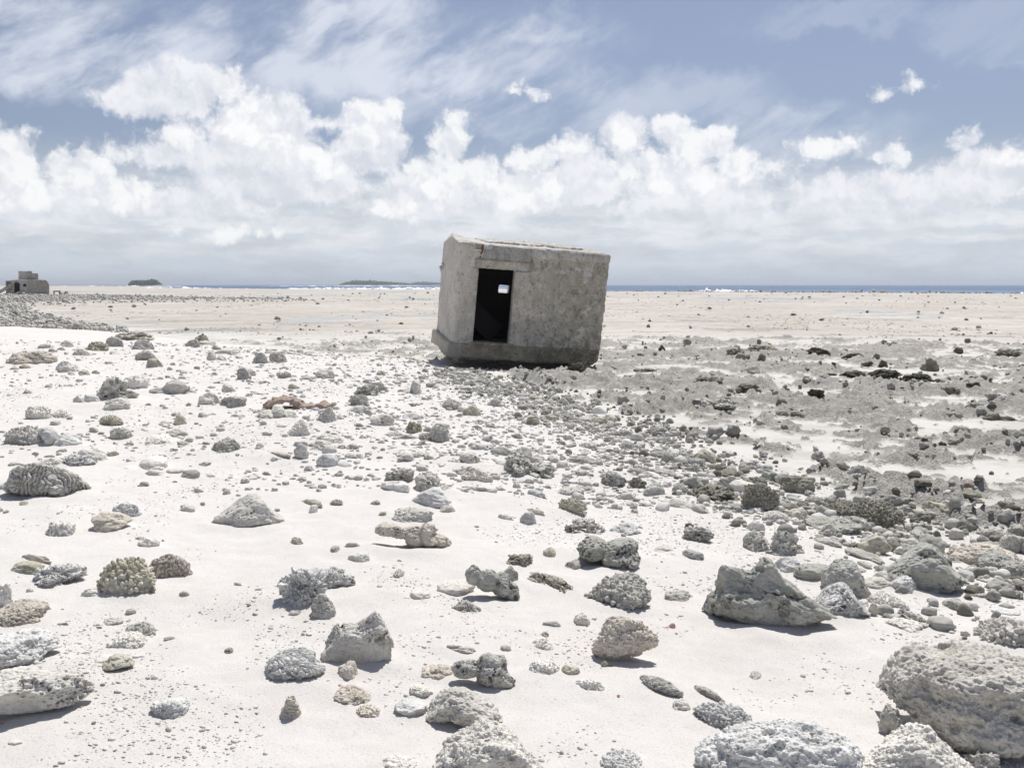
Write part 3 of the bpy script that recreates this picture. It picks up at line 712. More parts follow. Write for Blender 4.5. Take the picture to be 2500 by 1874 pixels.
# ------------------------------------------------------------------ stones and coral
REG = {'A': (0, 640, .2893), 'B': (640, 640, .208), 'C': (1450, 680, .4747), 'D': (0, 780, .3165), 'E': (600, 900, .3165), 'F': (1200, 900, .3165),
       'G': (1800, 900, .3165), 'H': (0, 1300, .3462), 'I': (600, 1300, .3462), 'J': (1200, 1300, .3462), 'K': (1800, 1300, .3462)}
def stone(kind, W, D, Hh, seed, level, lobes=None, sharp=10, peak=0.0, relief=1.0, pitr=1.0, prof=None, over=False, crack=0):
    """one stone about the origin, half sizes W, D, Hh; kind names its surface"""
    U, F = ico(level); rng = np.random.RandomState(seed)
    if lobes:
        r = np.zeros(len(U)); acc = 0
        for (cx, cz, rx, rz) in lobes:
            c = np.array([cx, rng.uniform(-.12, .12), cz]); R_ = np.array([rx, min(.95, (rx + rz) * .6), rz])
            d = U / R_; o = -c / R_; A = (d * d).sum(1); B = (d * o).sum(1); C_ = (o * o).sum() - 1
            disc = B * B - A * C_; t = np.where(disc > 0, (-B + np.sqrt(np.maximum(disc, 0))) / A, 0); t = np.maximum(t, .18)
            acc = acc + t ** 9
        r = acc ** (1 / 9.)
    else:
        nP = 11 if kind in ('plain', 'crust', 'jag') else 14; N = rng.normal(size=(nP, 3)); N /= np.linalg.norm(N, axis=1)[:, None]
        off = rng.uniform(.70, 1.0, nP); q = np.maximum(U @ (N / off[:, None]).T, 0); q = np.concatenate([q, np.full((len(U), 1), .93)], 1)
        r = (q ** sharp).sum(1) ** (-1. / sharp)
    P = U * r[:, None]
    if not over:      # widens toward the foot, where the sand takes hold
        P[:, :2] *= (1 + .22 * np.clip(.1 - P[:, 2], 0, .75))[:, None]
    if peak:      # pulls the top to a ridge or point, off centre
        h = np.clip((P[:, 2] + .6) / 1.6, 0, 1); px_ = rng.uniform(-.35, .35)
        P[:, 0] = P[:, 0] * (1 - peak * h) + px_ * peak * h; P[:, 1] *= (1 - .5 * peak * h)
    P -= (P.max(0) + P.min(0)) / 2; P /= np.abs(P).max(0)
    so_ = rng.uniform(-50, 50, 3)
    rough = {'smooth': .14, 'pit': .20, 'ridge': .15, 'cell': .15, 'crust': .22, 'jag': .36, 'plain': .22}[kind]
    nrm = P / np.linalg.norm(P, axis=1)[:, None]
    P = P + nrm * (rough * fbm3(P * 1.5 + so_, 4, seed % 97, .5) * 1.3)[:, None]
    if kind == 'jag': P = P + nrm * (.20 * (fbm3(P * 2.3 + so_, 4, 5, .55, True) - .25))[:, None]
    P -= (P.max(0) + P.min(0)) / 2; P /= np.abs(P).max(0)
    if prof:      # skyline of the stone, from its left end to its right
        zz = (P[:, 2] + 1) / 2; P[:, 2] = -1 + 2 * zz * (.12 + .88 * np.interp(P[:, 0] + .12 * P[:, 1], [p[0] for p in prof], [p[1] for p in prof]))
        P[:, 2] += 1 - P[:, 2].max()
    P = P * np.array([W, D, Hh])
    s = (W + D + Hh) / 3; gap = 3.4 * s / math.sqrt(len(U)) * 1.0
    if crack:     # a split that wanders down the face
        c_ = P[:, 2] / Hh - .22 + .35 * np.abs(P[:, 0] / W - .15) + .12 * n3(P * (6 / W), 71) + .05 * n3(P * (18 / W), 72)
        m_ = np.exp(-(c_ / .028) ** 2) * (P[:, 1] < .2 * D) * sstep(P[:, 0] / W, -.25, -.1) * sstep(.75 - P[:, 0] / W, 0, .1)
        P = P - vnormals(P, F) * (crack * m_)[:, None]
    for step_ in range(2):
        nv = vnormals(P, F)
        if step_ == 0:
            if kind == 'ridge':
                lam = max(gap * 3.6, min(.026, s * .17)); q = (P + so_) / lam
                ax_ = rng.normal(size=3) * (1, .6, .8); ax_[0] = abs(ax_[0]) * .6; ax_ /= np.linalg.norm(ax_)
                t = q @ ax_ + 2.2 * n3(q * .16, 3) + .7 * n3(q * .5, 4); g = np.abs(np.sin(np.pi * t)) ** .55
                br = sstep(np.abs(n3(q * np.array((.45, .45, .9)), 7)), 0.0, .16)
                P = P + nv * (relief * lam * .85 * (g * (.45 + .55 * br) - .7) + lam * .3 * n3(q * .6, 9))[:, None]
            elif kind == 'cell':
                lam = max(gap * 4.2, min(.024, s * .19)); q = (P + so_) / lam
                f1, f2, rid = worley(q + .25 * np.stack([n3(q * .7, 1), n3(q * .7, 2), n3(q * .7, 3)], 1), 11, .75)
                P = P + nv * (relief * lam * (.62 * np.clip(1 - (f1 / .62) ** 2.4, 0, 1) * (.6 + .8 * rid) - .4))[:, None]
            elif kind in ('pit', 'jag', 'crust'):
                for (lk, den, dep) in (((.30, .16, .12), (.15, .34, .075), (.08, .4, .035)) if kind == 'pit' else ((.42, .34, .16), (.17, .40, .075), (.09, .4, .035))):
                    lam = max(s * lk, gap * 3.2); q = (P + so_) / lam; f1, f2, rid = worley(q, int(lk * 100), .8)
                    keep = sstep(n3((P + so_) / (s * .8), 17), -.15, .12) if kind == 'pit' else 1.0
                    rad_ = np.where(rid < den * pitr, .22 + .33 * (rid / den), 0); hole = sstep(rad_ - f1, 0, .14) * keep
                    P = P - nv * (relief * s * dep * (1.5 if kind == 'pit' else 1.0) * hole * (.5 if kind == 'crust' else 1))[:, None]
                if kind == 'crust':
                    q = (P + so_) / max(gap * 3, .012); f1, f2, rid = worley(q, 23, .9)
                    P = P + nv * (.0060 * relief * (1 - f1) * (rid > .35) + s * .05 * fbm3((P + so_) / (s * .35), 4, 31, .6))[:, None]
        else:
            P = P + nv * (min(.004, s * .035) * fbm3((P + so_) / max(gap * 3, s * .08), 3, 41, .65))[:, None]
    return P, F
PLACED = []; ANCHORS = []; USED = set()
def short(label):
    # the part of a label that names the thing, without where it is
    ws = label.split()
    for k, q in enumerate(ws):
        if k > 1 and q in ('beside', 'behind', 'below', 'above', 'in', 'on', 'at', 'near', 'of', 'left', 'right', 'under', 'among', 'alone', 'touching', 'standing', 'lying', 'just', 'between', 'by', 'covered', 'that', 'from', 'toward', 'casting', 'rising', 'pressed', 'half', 'leaning', 'running', 'linking', 'flush', 'pointing', 'arching', 'leading', 'tucked', 'wedged', 'holding'): return ' '.join(ws[:k])
        if k > 4 and q in ('with', 'and'): return ' '.join(ws[:k])
    return ' '.join(ws[:8])
SHORTS = {}
def where(x, y, what, limit=3.0):
    # names a small stone by the nearest large ones; None when nothing near is free
    if not SHORTS:
        for a in ANCHORS: SHORTS.setdefault(short(a[3]), []).append(a)
    d = math.hypot(x, y); cand = []
    for a in ANCHORS:
        if len(SHORTS[short(a[3])]) > 1 or a[3].startswith('tiny'): continue
        q = math.hypot(a[0] - x, a[1] - y)
        if q < limit * (.4 + d * .1): cand.append((q, a))
    cand.sort(key=lambda c: c[0])
    for q, a in cand[:4]:
        da = math.atan2(x, y) - math.atan2(a[0], a[1]); side = da * d; dep_ = d - math.hypot(a[0], a[1])
        rel = ('right of' if side > 0 else 'left of') if abs(side) > abs(dep_) * .8 else ('behind' if dep_ > 0 else 'in front of')
        far = '' if q < a[2] * 2.2 + .1 else ('a little ' if q < a[2] * 4 + .3 else 'some way ')
        t = '%s %s%s the %s' % (what, far, rel, short(a[3]))
        if t not in USED and len(t.split()) <= 16:
            USED.add(t); return t
    return None
def put_stone(name, mat, kind, reg, box, label, tilt=0, bury=.36, dep=.95, lobes=None, sharp=12, peak=0, group=None, cat='coral', relief=1.0, lift=0.0, lvl=None, pitr=1.0, hh=None, prof=None, over=False, crack=0):
    ox, oy, sc = REG[reg]; x0, y0, x1, y1 = [v * sc for v in box]; x0 += ox; x1 += ox; y0 += oy; y1 += oy
    cx = (x0 + x1) / 2; gx, gy, gz = at(cx, y1 - .06 * (y1 - y0)); d = math.hypot(gx, gy)
    px = d / FP; Wm = (x1 - x0) * px; Hpx = (y1 - y0) * px
    tb = math.atan((y1 - 695) / FP) ; Dm = Wm * dep
    hv = (Hpx - Dm * math.sin(tb) * .85) / math.cos(tb); hv = max(hv, .28 * Hpx, .13 * min(Wm, .6))
    if hh: hv = hh * Hpx
    Hh = hv / (2 * (1 - bury)); Wh = Wm / 2; Dh = Dm / 2
    psi = 0.0
    if tilt:      # a long stone that lies aslant on the ground
        tt = math.tan(RAD(tilt)); psi = math.atan(tt / math.sin(tb)); psi = max(-1.05, min(1.05, psi))
        Dh = min(dep, .5) * Wm / 2; Wh = max(Wm / 2 / math.cos(psi) - Dh * abs(math.tan(psi)) * .8, Dh * 1.2)
        hv = max(Hpx - Wm * abs(math.tan(psi)) * math.sin(tb) * .8 - Dh * math.sin(tb), .38 * Hpx); Hh = hv / (2 * (1 - bury))
    wpx = (x1 - x0) * 1024 / 2500
    level = lvl or (4 if wpx < 14 else 5 if wpx < 42 else 6 if wpx < 125 else 7)
    seed = int(x0 * 7 + y0 * 13) % 9973
    V, F = stone(kind, Wh, Dh, Hh, seed, level, lobes, sharp, peak, relief, pitr, prof, over, crack)
    dirx, diry = gx / d, gy / d
    o = obj(name, mesh(name, V, F), M[mat], loc=(gx + dirx * Dh * .75, gy + diry * Dh * .75, gz + hv - Hh + lift))
    o.rotation_euler = (0, 0, -math.atan2(gx, gy) - psi)
    if float(shore(np.array([gx]), np.array([gy]))[0]) > .1 and not over:
        COLLARS.append((o.location.x, o.location.y, max(Wm, Dm) * .5, .018 * Wm + .12 * bury * hv))
    PLACED.append((o.location.x, o.location.y, max(Wm, Dm) * .5)); ANCHORS.append((o.location.x, o.location.y, Wm * .5, label))
    return tag(o, label, cat, group)
# name, material, surface, region, box in that region's enlargement, label, extras
TABLE = [
 # far left, on the crest of the beach
 ('coral_rock','grey','ridge','A',(900,632,1035,722),'dark grooved coral dome beside the rough block on the beach crest',{}),
 ('coral_rock','tan','jag','A',(980,580,1290,665),'broad tan jagged rock behind the grooved coral dome on the beach crest',dict(bury=.2)),
 ('coral_rock','grey','cell','A',(1105,655,1295,750),'knobbly grey coral head touching the grooved dome on the beach crest',{}),
 ('coral_rock','olive','jag','A',(1645,605,1765,690),'olive dark rock standing at the rear edge of the beach',dict(sharp=14)),
 ('coral_rock','pale','crust','A',(1675,665,1820,705),'pale flat rock at the foot of the olive dark rock',{}),
 ('stone','blue','smooth','A',(490,660,620,720),'blue grey peaked stone near the tiny red scrap',dict(peak=.5)),
 ('coral_rock','grey','crust','A',(330,690,430,730),'small rough grey rock behind the blue grey peaked stone',{}),
 ('coral_rock','olive','jag','A',(725,670,915,760),'brown pointed cluster rock left of the grooved coral dome',dict(peak=.3)),
 ('coral_rock','pale','ridge','A',(618,735,770,797),'low pale coral with fine ribs below the pointed cluster rock',{}),
 ('slab_rock','tan','crust','A',(90,750,455,880),'long tan layered slab rock lying flat on the beach at the left',dict(lobes=[(-.4,0,.6,.75),(.3,.1,.62,.9)],bury=.2)),
 ('coral_rock','grey','ridge','A',(1150,748,1310,832),'grey coral lump with curved grooves on white sand',{}),
 ('coral_rock','olive','pit','A',(1240,812,1370,899),'round olive pitted coral just below the curved groove coral',{}),
 ('coral_rock','pale','plain','A',(1750,752,1910,838),'pale double pointed rock at the rear of the sand',dict(lobes=[(-.5,.1,.45,.9),(.45,-.1,.5,.6)])),
 ('coral_rock','pale','crust','A',(1820,715,2030,785),'long low pale rock near the rear edge of the sand',{}),
 ('stone','grey','smooth','A',(1780,695,1870,742),'rounded grey stone left of the long low pale rock',{}),
 ('coral_rock','grey','ridge','A',(1575,655,1690,722),'small striped coral beside the olive dark rock',{}),
 ('coral_rock','pale','crust','D',(440,320,600,415),'pale crusted lump right of the long slab rock',{}),
 ('coral_rock','olive','pit','D',(610,385,688,430),'small olive pitted stone beside the pale crusted lump',{}),
 ('coral_rock','olive','crust','D',(155,348,228,380),'little olive rock in front of the long slab',{}),
 # middle left field
 ('coral_rock','grey','jag','D',(692,445,1065,640),'large craggy grey rock with sloping right side in the left field',dict(peak=.35,dep=.7)),
 ('stone','blue','smooth','D',(648,576,765,645),'smooth pale oval stone at the foot of the craggy grey rock',{}),
 ('stone','pale','pit','D',(570,585,655,645),'small pointed stone left of the smooth oval stone',dict(peak=.4)),
 ('coral_rock','pale','plain','D',(800,600,1000,710),'pale folded rock in front of the craggy grey rock',{}),
 ('coral_rock','white','crust','D',(985,425,1145,540),'white crumbly mound behind the craggy grey rock',{}),
 ('slab_rock','grey','plain','D',(1143,462,1520,592),'long grey wave shaped rock tapering to the right',dict(lobes=[(-.5,-.15,.55,.55),(.15,.2,.55,.85),(.6,-.3,.45,.45)],dep=.5,bury=.25)),
 ('coral_rock','grey','ridge','D',(1690,585,1895,690),'tilted coral with sweeping grooves left of the brown driftwood',{}),
 ('coral_rock','pale','smooth','D',(1530,555,1700,665),'pale smooth dome left of the sweeping grooved coral',{}),
 ('coral_rock','pale','pit','D',(1695,490,1815,568),'pale hollowed coral above the sweeping grooved coral',{}),
 ('coral_rock','grey','ridge','D',(1830,370,1935,470),'upright ribbed coral knob in the rear left field',{}),
 ('coral_rock','grey','crust','D',(2080,248,2212,340),'rounded rough grey rock near the beach edge left of the pillbox',{}),
 ('coral_rock','grey','ridge','D',(1950,255,2065,345),'ribbed grey coral beside the rounded rough rock',{}),
 ('coral_rock','white','cell','D',(215,665,395,778),'white cauliflower coral cluster half sunk in sand',{}),
 ('coral_rock','white','cell','D',(400,695,550,770),'smaller white branching coral right of the cauliflower cluster',{}),
 ('coral_rock','olive','cell','D',(775,735,945,828),'olive blocky knobbly coral standing alone',dict(sharp=14)),
 ('stone','olive','plain','D',(1318,712,1440,820),'small cone shaped stone with sandy base in the left field',dict(peak=.55)),
 ('coral_rock','grey','ridge','D',(855,832,1008,932),'striped angular coral chunk below the olive blocky coral',dict(sharp=16)),
 ('coral_rock','white','crust','D',(1130,880,1400,970),'low whitish crumbly coral patch right of the striped chunk',dict(bury=.5)),
 ('coral_rock','grey','crust','D',(1285,838,1450,905),'grey rough fragment behind the whitish crumbly patch',{}),
 ('coral_rock','grey','cell','D',(1635,912,1860,1030),'round grey brush textured coral in the left field',{}),
 ('coral_rock','grey','cell','D',(65,822,390,988),'big bumpy coral mound at the left with knobs like teeth',dict(relief=1.3)),
 ('coral_rock','blue','plain','D',(325,818,620,990),'pale smooth rock running down right of the bumpy mound',dict(lobes=[(-.6,.35,.45,.6),(.2,-.1,.7,.6)])),
 ('coral_rock','grey','ridge','D',(88,1095,665,1392),'very large grey coral with flowing grooves at the far left',dict(sharp=8,bury=.2,dep=.6,relief=1.3,prof=[(-1,.75),(-.75,1),(-.3,.95),(.2,.75),(.6,.55),(1,.3)])),
 ('coral_rock','blue','plain','D',(0,1245,130,1320),'smooth blue grey stone partly hidden by the very large grooved coral',{}),
 ('coral_rock','white','ridge','D',(310,1060,500,1140),'white half buried coral behind the very large grooved coral',dict(bury=.5)),
 ('coral_rock','blue','jag','D',(472,1020,740,1140),'blue white rugged rock right of the white buried coral',{}),
 ('coral_rock','white','smooth','D',(600,985,830,1112),'white sandy topped rounded rock beside the rugged one',dict(bury=.45)),
 ('stone','white','smooth','D',(935,1040,1290,1170),'large white rounded stone with a long left tail on the sand',dict(lobes=[(.35,0,.6,.95),(-.5,-.3,.55,.35)])),
 ('stone','white','smooth','D',(1120,1145,1260,1205),'egg white pebble in front of the large white rounded stone',{}),
 ('stone','pale','smooth','D',(1265,1140,1410,1190),'thin pale stone right of the large white rounded stone',{}),
 ('coral_rock','grey','pit','D',(1400,1148,1540,1232),'pale grey pitted lump right of the thin pale stone',{}),
 ('coral_rock','pale','pit','D',(1620,1332,2212,1630),'large pale pyramid shaped rock with one round hole near its top',dict(prof=[(-1,.45),(-.6,.6),(-.2,.85),(.12,1),(.38,.97),(.65,.7),(1,.4)],dep=.6,sharp=14,bury=.2,pitr=.5)),
 ('coral_rock','blue','pit','D',(880,1395,1090,1530),'blue grey sponge like coral with many holes',dict(pitr=1.6,relief=1.2)),
 ('coral_rock','tan','plain','D',(725,1465,1010,1643),'tall cream rock with slanting grain on bare sand',dict(sharp=14,bury=.2)),
 ('coral_rock','white','plain','H',(970,10,1130,105),'white smooth lump leaning against the tall cream rock',dict(bury=.45)),
 # centre
 ('coral_rock','pale','crust','E',(65,270,400,400),'pale grey folded rock in front of the brown driftwood',dict(lobes=[(-.5,-.1,.5,.7),(.1,.2,.35,.8),(.6,-.1,.4,.6)])),
 ('coral_rock','pale','ridge','E',(525,292,720,425),'tall ribbed coral cone right of the brown driftwood',dict(peak=.45,relief=1.2)),
 ('coral_rock','white','ridge','E',(310,385,500,525),'white shell shaped coral with radiating ribs',dict(peak=.4)),
 ('coral_rock','grey','cell','E',(800,192,960,297),'spiky dark patterned coral behind a log shaped stone',dict(relief=1.4)),
 ('stone','pale','plain','E',(792,275,962,348),'pale log shaped stone below the spiky patterned coral',{}),
 ('coral_rock','grey','jag','E',(830,110,1030,220),'angular grey rock behind the spiky patterned coral',dict(sharp=16)),
 ('coral_rock','grey','ridge','E',(940,98,1105,190),'dark ribbed coral overlapping the angular grey rock',{}),
 ('coral_rock','pale','plain','E',(1195,80,1405,208),'pale peaked rock alone on sand left of the grey reef',dict(lobes=[(.1,.2,.45,.85),(-.55,-.1,.5,.5),(.55,-.3,.5,.4)])),
 ('stone','grey','pit','E',(405,48,545,90),'flat oval stone with fine dots in the rear centre',{}),
 ('coral_rock','pale','plain','E',(535,0,690,82),'pale sloping rock above the flat dotted stone',{}),
 ('coral_rock','grey','ridge','E',(248,18,352,78),'little ribbed lump left of the flat dotted stone',{}),
 ('stone','olive','smooth','E',(325,110,415,160),'olive smooth pebble sized stone behind the brown driftwood',{}),
 ('coral_rock','grey','ridge','E',(1310,415,1572,580),'pair of fan grooved coral humps leaning together',dict(lobes=[(-.45,-.3,.5,.6),(.35,.15,.55,.85)],relief=1.3)),
 ('coral_rock','olive','jag','E',(1230,398,1375,510),'olive broken rock left of the fan grooved humps',{}),
 ('coral_rock','pale','pit','E',(958,335,1150,450),'pale eroded rock with deep folds in the centre',{}),
 ('stone','blue','smooth','E',(1180,330,1355,398),'blue white smooth flat stone in the centre',dict(bury=.45)),
 ('coral_rock','pale','crust','E',(1072,478,1230,530),'low pale crusted stone below the eroded rock',{}),
 ('coral_rock','grey','ridge','E',(1510,232,1670,318),'small ribbed coral near the start of the grey reef',{}),
 ('coral_rock','olive','ridge','E',(1675,272,1815,370),'dark split coral right of the small ribbed coral',{}),
 ('stone','blue','smooth','E',(545,642,830,772),'smooth blue grey seal shaped stone on open sand',dict(lobes=[(-.35,.05,.62,.9),(.5,-.3,.5,.5)],dep=.6)),
 ('coral_rock','pale','pit','E',(372,575,490,702),'short upright stump of coral with mossy top',dict(sharp=14,bury=.15)),
 ('shell','tan','smooth','E',(170,605,365,680),'long cream curved shell left of the coral stump',dict(tilt=14,dep=.35,bury=.2,cat='shell')),
 ('coral_rock','white','ridge','E',(500,540,705,645),'white ribbed coral right of the coral stump',dict(bury=.45)),
 ('coral_rock','pale','crust','E',(500,490,750,575),'low pale rubble lump above the white ribbed coral',{}),
 ('coral_rock','white','ridge','E',(1110,600,1420,690),'long white flat coral with faint ribs in the centre',dict(bury=.5)),
 ('coral_rock','pale','pit','E',(1515,630,1940,748),'long pale rock with a dark arch shaped hollow',dict(lobes=[(0,.2,.42,.85),(-.6,-.25,.45,.5),(.6,-.35,.5,.4)],dep=.45,pitr=1.2)),
 ('stone','tan','crust','E',(1660,752,1908,885),'rounded tan sugary stone below the hollowed long rock',{}),
 ('coral_rock','grey','crust','E',(1970,620,2212,810),'large rough grey boulder on the slope toward the cobbles',dict(dep=.7)),
 ('stone','smooth','smooth','E',(1855,572,2060,670),'smooth grey lying cylinder stone above the rough boulder',dict(tilt=10,dep=.5)),
 ('coral_rock','grey','jag','E',(1065,750,1310,890),'rough grey angular rock behind a creamy low slab',dict(sharp=14)),
 ('coral_rock','white','plain','E',(1005,830,1300,955),'creamy low slab in front of the rough angular rock',dict(tilt=8,bury=.4)),
 ('coral_rock','grey','pit','E',(1290,778,1635,978),'dark holed rock with two sockets above a smooth wedge stone',dict(pitr=1.5,relief=1.4,lobes=[(-.1,.1,.6,.9),(.5,-.4,.5,.5)])),
 ('stone','blue','smooth','E',(1272,890,1590,1085),'smooth pale wedge shaped stone below the holed rock',dict(peak=.45,sharp=14,bury=.2)),
 ('coral_rock','pale','ridge','E',(1495,1040,1618,1112),'small ridged coral bit right of the wedge shaped stone',{}),
 ('coral_fragment','olive','plain','E',(418,955,615,1055),'bent finger of coral on bare sand in the centre left',dict(tilt=26,dep=.35,bury=.2)),
 ('stone','white','smooth','E',(480,1045,557,1115),'single white pebble just below the bent coral finger',{}),
 ('coral_rock','pale','crust','E',(1118,1050,1450,1200),'round sugary grey stone above the lumpy knuckle rock',{}),
 ('coral_rock','tan','pit','E',(988,1165,1600,1410),'lumpy knuckle shaped rock casting a shadow on the sand',dict(lobes=[(-.65,.35,.38,.42),(-.25,.15,.4,.4),(.15,-.15,.36,.7),(.5,.0,.32,.75),(.8,-.4,.28,.5)],dep=.45,relief=1.3,bury=.12)),
 ('coral_rock','white','ridge','E',(785,1400,960,1498),'faint half buried ribbed coral in open sand',dict(bury=.6)),
 ('coral_rock','white','crust','E',(1910,1095,2085,1170),'white crumbly strip of coral in the centre right',dict(tilt=10,bury=.5)),
 # cobble bank and right slope
 ('coral_rock','grey','jag','F',(75,620,520,860),'wide rough boulder with a dark cleft left of the cobbles',dict(lobes=[(-.35,.2,.6,.8),(.45,-.25,.6,.7)])),
 ('coral_rock','olive','cell','F',(495,940,775,1132),'olive pinecone textured coral alone on gravel',dict(relief=1.4,tilt=14)),
 ('coral_rock','pale','crust','F',(505,900,722,985),'pale crust behind the pinecone textured coral',{}),
 ('coral_rock','blue','plain','F',(265,900,435,992),'pale long lump on gravel left of the pinecone coral',dict(tilt=14)),
 ('stone','blue','plain','F',(215,1092,350,1210),'pale leaning stone below the tan splinter',dict(sharp=14)),
 ('stone','tan','plain','F',(240,1045,430,1125),'thin tan splinter of rock in the centre right',dict(tilt=12,dep=.4)),
 ('coral_rock','pale','jag','F',(545,1125,890,1285),'broad craggy pale rock above the skull shaped stone',{}),
 ('coral_rock','blue','pit','F',(900,1165,1160,1290),'pale oval worn stone right above the skull shaped stone',{}),
 ('boulder','smooth','pit','F',(643,1248,1158,1565),'dark grey skull shaped stone with two hollows',dict(lobes=[(-.5,.25,.5,.7),(.35,-.05,.62,.95)],relief=1.5,pitr=1.3,bury=.18,sharp=8)),
 ('coral_rock','grey','jag','F',(1455,1190,1720,1350),'wrinkled dark topped rock on gravel above the big hollow boulder',dict(relief=1.3)),
 ('coral_rock','blue','ridge','F',(1455,1362,1660,1475),'pale splintered shell like rock left of the big holed boulder',dict(tilt=14)),
 ('stone','pale','plain','F',(1235,1355,1400,1420),'small pale pointed stone between gravel patches',dict(peak=.4)),
 ('coral_rock','grey','jag','F',(835,770,1045,925),'grey craggy rock leading the row of cobbles',dict(relief=1.2)),
 ('coral_rock','dark','jag','F',(1045,825,1200,935),'dark broken rock second in the row of cobbles',{}),
 ('coral_rock','grey','pit','F',(1170,865,1340,990),'pitted grey rock third in the row of cobbles',dict(relief=1.2)),
 ('stone','smooth','smooth','F',(1010,745,1260,830),'long smooth grey cigar shaped cobble',dict(tilt=6,dep=.5)),
 ('coral_rock','grey','ridge','F',(1200,735,1470,830),'slanting ribbed coral slab among the cobbles',dict(tilt=12)),
 ('coral_rock','grey','ridge','F',(1390,880,1530,965),'small fan ribbed coral in the cobble row',{}),
 ('boulder','dark','jag','F',(1505,875,1895,1030),'wide dark rugged boulder in the cobble row',{}),
 ('boulder','smooth','pit','F',(1730,820,1895,950),'round grey stone with a hooked hollow behind the wide dark boulder',dict(relief=1.2)),
 ('stone','pale','smooth','F',(1330,940,1690,1100),'long pale worn bone shaped stone below the cobble row',dict(tilt=16,dep=.4,lobes=[(-.5,0,.55,.45),(.1,-.1,.55,.35),(.72,0,.3,.6)])),
 ('stone','smooth','smooth','F',(1795,1022,1945,1095),'smooth dark grey oval cobble under the pinecone boulder',{}),
 ('coral_rock','grey','cell','F',(1430,660,1680,755),'long scaly coral at the rear edge of the cobbles',dict(tilt=8)),
 ('stone','smooth','smooth','F',(1300,640,1410,740),'dark round cobble at the rear of the cobble bank',{}),
 ('coral_rock','grey','cell','F',(980,548,1110,625),'knobbly coral by the white sand tongue',{}),
 ('stone','pale','smooth','F',(1065,490,1168,560),'pale smooth round cobble at the edge of the grey reef',{}),
 ('coral_rock','pale','cell','F',(640,530,870,625),'pale scaly coral log in the cobble bank',dict(tilt=12,dep=.4)),
 ('coral_rock','grey','ridge','F',(560,640,885,745),'dark striped long coral slab in the cobble bank',dict(tilt=10)),
 ('coral_rock','olive','pit','F',(250,355,375,440),'olive stone at the upper end of the cobble bank',{}),
 ('coral_rock','dark','ridge','F',(1680,730,1830,820),'dark striped coral dome at the cobble bank rear',{}),
 ('boulder','dark','cell','F',(1925,880,2212,1110),'tall dark pinecone textured boulder in the cobble bank',dict(relief=1.4,dep=.7,bury=.15)),
 ('boulder','dark','cell','F',(1918,820,2150,940),'dark scaly boulder just behind the tall pinecone boulder',{}),
 ('boulder','dark','crust','G',(325,805,595,965),'dark rough block right of the tall pinecone boulder',dict(sharp=16)),
 ('boulder','dark','cell','G',(690,980,1265,1245),'very large dark coral boulder with scaly relief at the reef edge',dict(lobes=[(.25,.0,.72,.95),(-.55,.0,.45,.72)],bury=.15,relief=1.5)),
 ('boulder','smooth','pit','G',(530,1115,950,1270),'long flat dark boulder in front of the very large coral boulder',dict(bury=.2,pitr=1.3)),
 ('stone','tan','crust','G',(385,1080,530,1180),'tan split stone left of the long flat boulder',{}),
 ('stone','smooth','smooth','G',(520,1082,645,1140),'grey oval cobble behind the long flat boulder',{}),
 ('coral_rock','pale','ridge','G',(195,1085,395,1190),'split pale coral dome at the foot of the cobbles',{}),
 ('shell','white','ridge','G',(72,1160,210,1258),'white turban shell like coral curl on gravel',dict(cat='shell')),
 ('stone','pale','crust','G',(1120,1182,1300,1285),'pale chunk at the right foot of the very large coral boulder',{}),
 ('stone','smooth','smooth','G',(1350,1212,1492,1278),'smooth round cobble right of the pale chunk',{}),
 ('coral_rock','grey','jag','G',(215,1228,515,1465),'shaggy grey peaked rock above the big hollow boulder',dict(peak=.35,relief=1.2)),
 ('coral_rock','pale','ridge','G',(550,1275,840,1368),'pale ridged slab with dark tip on gravel',dict(tilt=8)),
 ('stone','grey','plain','G',(785,1335,1145,1480),'long smooth grey wedge pointing down to the right',dict(tilt=18,dep=.4)),
 ('stone','white','crust','G',(608,1205,720,1265),'cream lump below the long flat dark boulder',{}),
 ('boulder','smooth','pit','K',(1000,55,1595,440),'big grey faceted boulder with a holed left face at the right',dict(prof=[(-1,.35),(-.7,.65),(-.2,.9),(.1,1),(.35,.92),(.6,.6),(.95,.35)],sharp=24,bury=.15,dep=.7,pitr=1.0)),
 ('boulder','tan','crust','K',(1480,60,2022,280),'broad tan crumbly reef block at the right edge',dict(dep=.7)),
 ('boulder','smooth','cell','K',(1715,140,2022,335),'grey brain textured boulder at the right edge',dict(relief=.5)),
 ('coral_rock','grey','crust','G',(2030,1270,2212,1420),'grey tilted rock above the brain textured boulder',dict(sharp=16)),
 ('coral_rock','pale','ridge','G',(1890,1215,2080,1310),'pale mottled rock beyond the crumbly reef block',{}),
 ('stone','smooth','smooth','K',(1850,310,1985,360),'grey oval stone right below the brain textured boulder',{}),
 ('stone','pale','smooth','K',(1858,352,2022,405),'pale sausage shaped stone at the right edge',{}),
 ('stone','pale','ridge','K',(1700,305,1835,355),'low scored stone left of the grey oval stone',{}),
 # big hollow boulder group
 ('boulder','smooth','pit','J',(1475,140,2420,720),'huge smooth grey boulder with two peaks, a crack and many small holes',dict(prof=[(-1,.45),(-.9,.95),(-.72,1),(-.45,.84),(-.28,.76),(-.08,.98),(.02,.95),(.2,.66),(.45,.5),(.7,.38),(1,.2)],sharp=20,bury=.12,dep=.5,relief=.5,pitr=1.3,crack=.022)),
 ('boulder','smooth','pit','K',(400,185,770,370),'round dotted grey stone leaning on the huge two peaked boulder',dict(relief=.6)),
 ('coral_rock','smooth','pit','K',(590,170,935,470),'curved grey ridge rock arching behind the dotted stone',dict(sharp=8,relief=.7)),
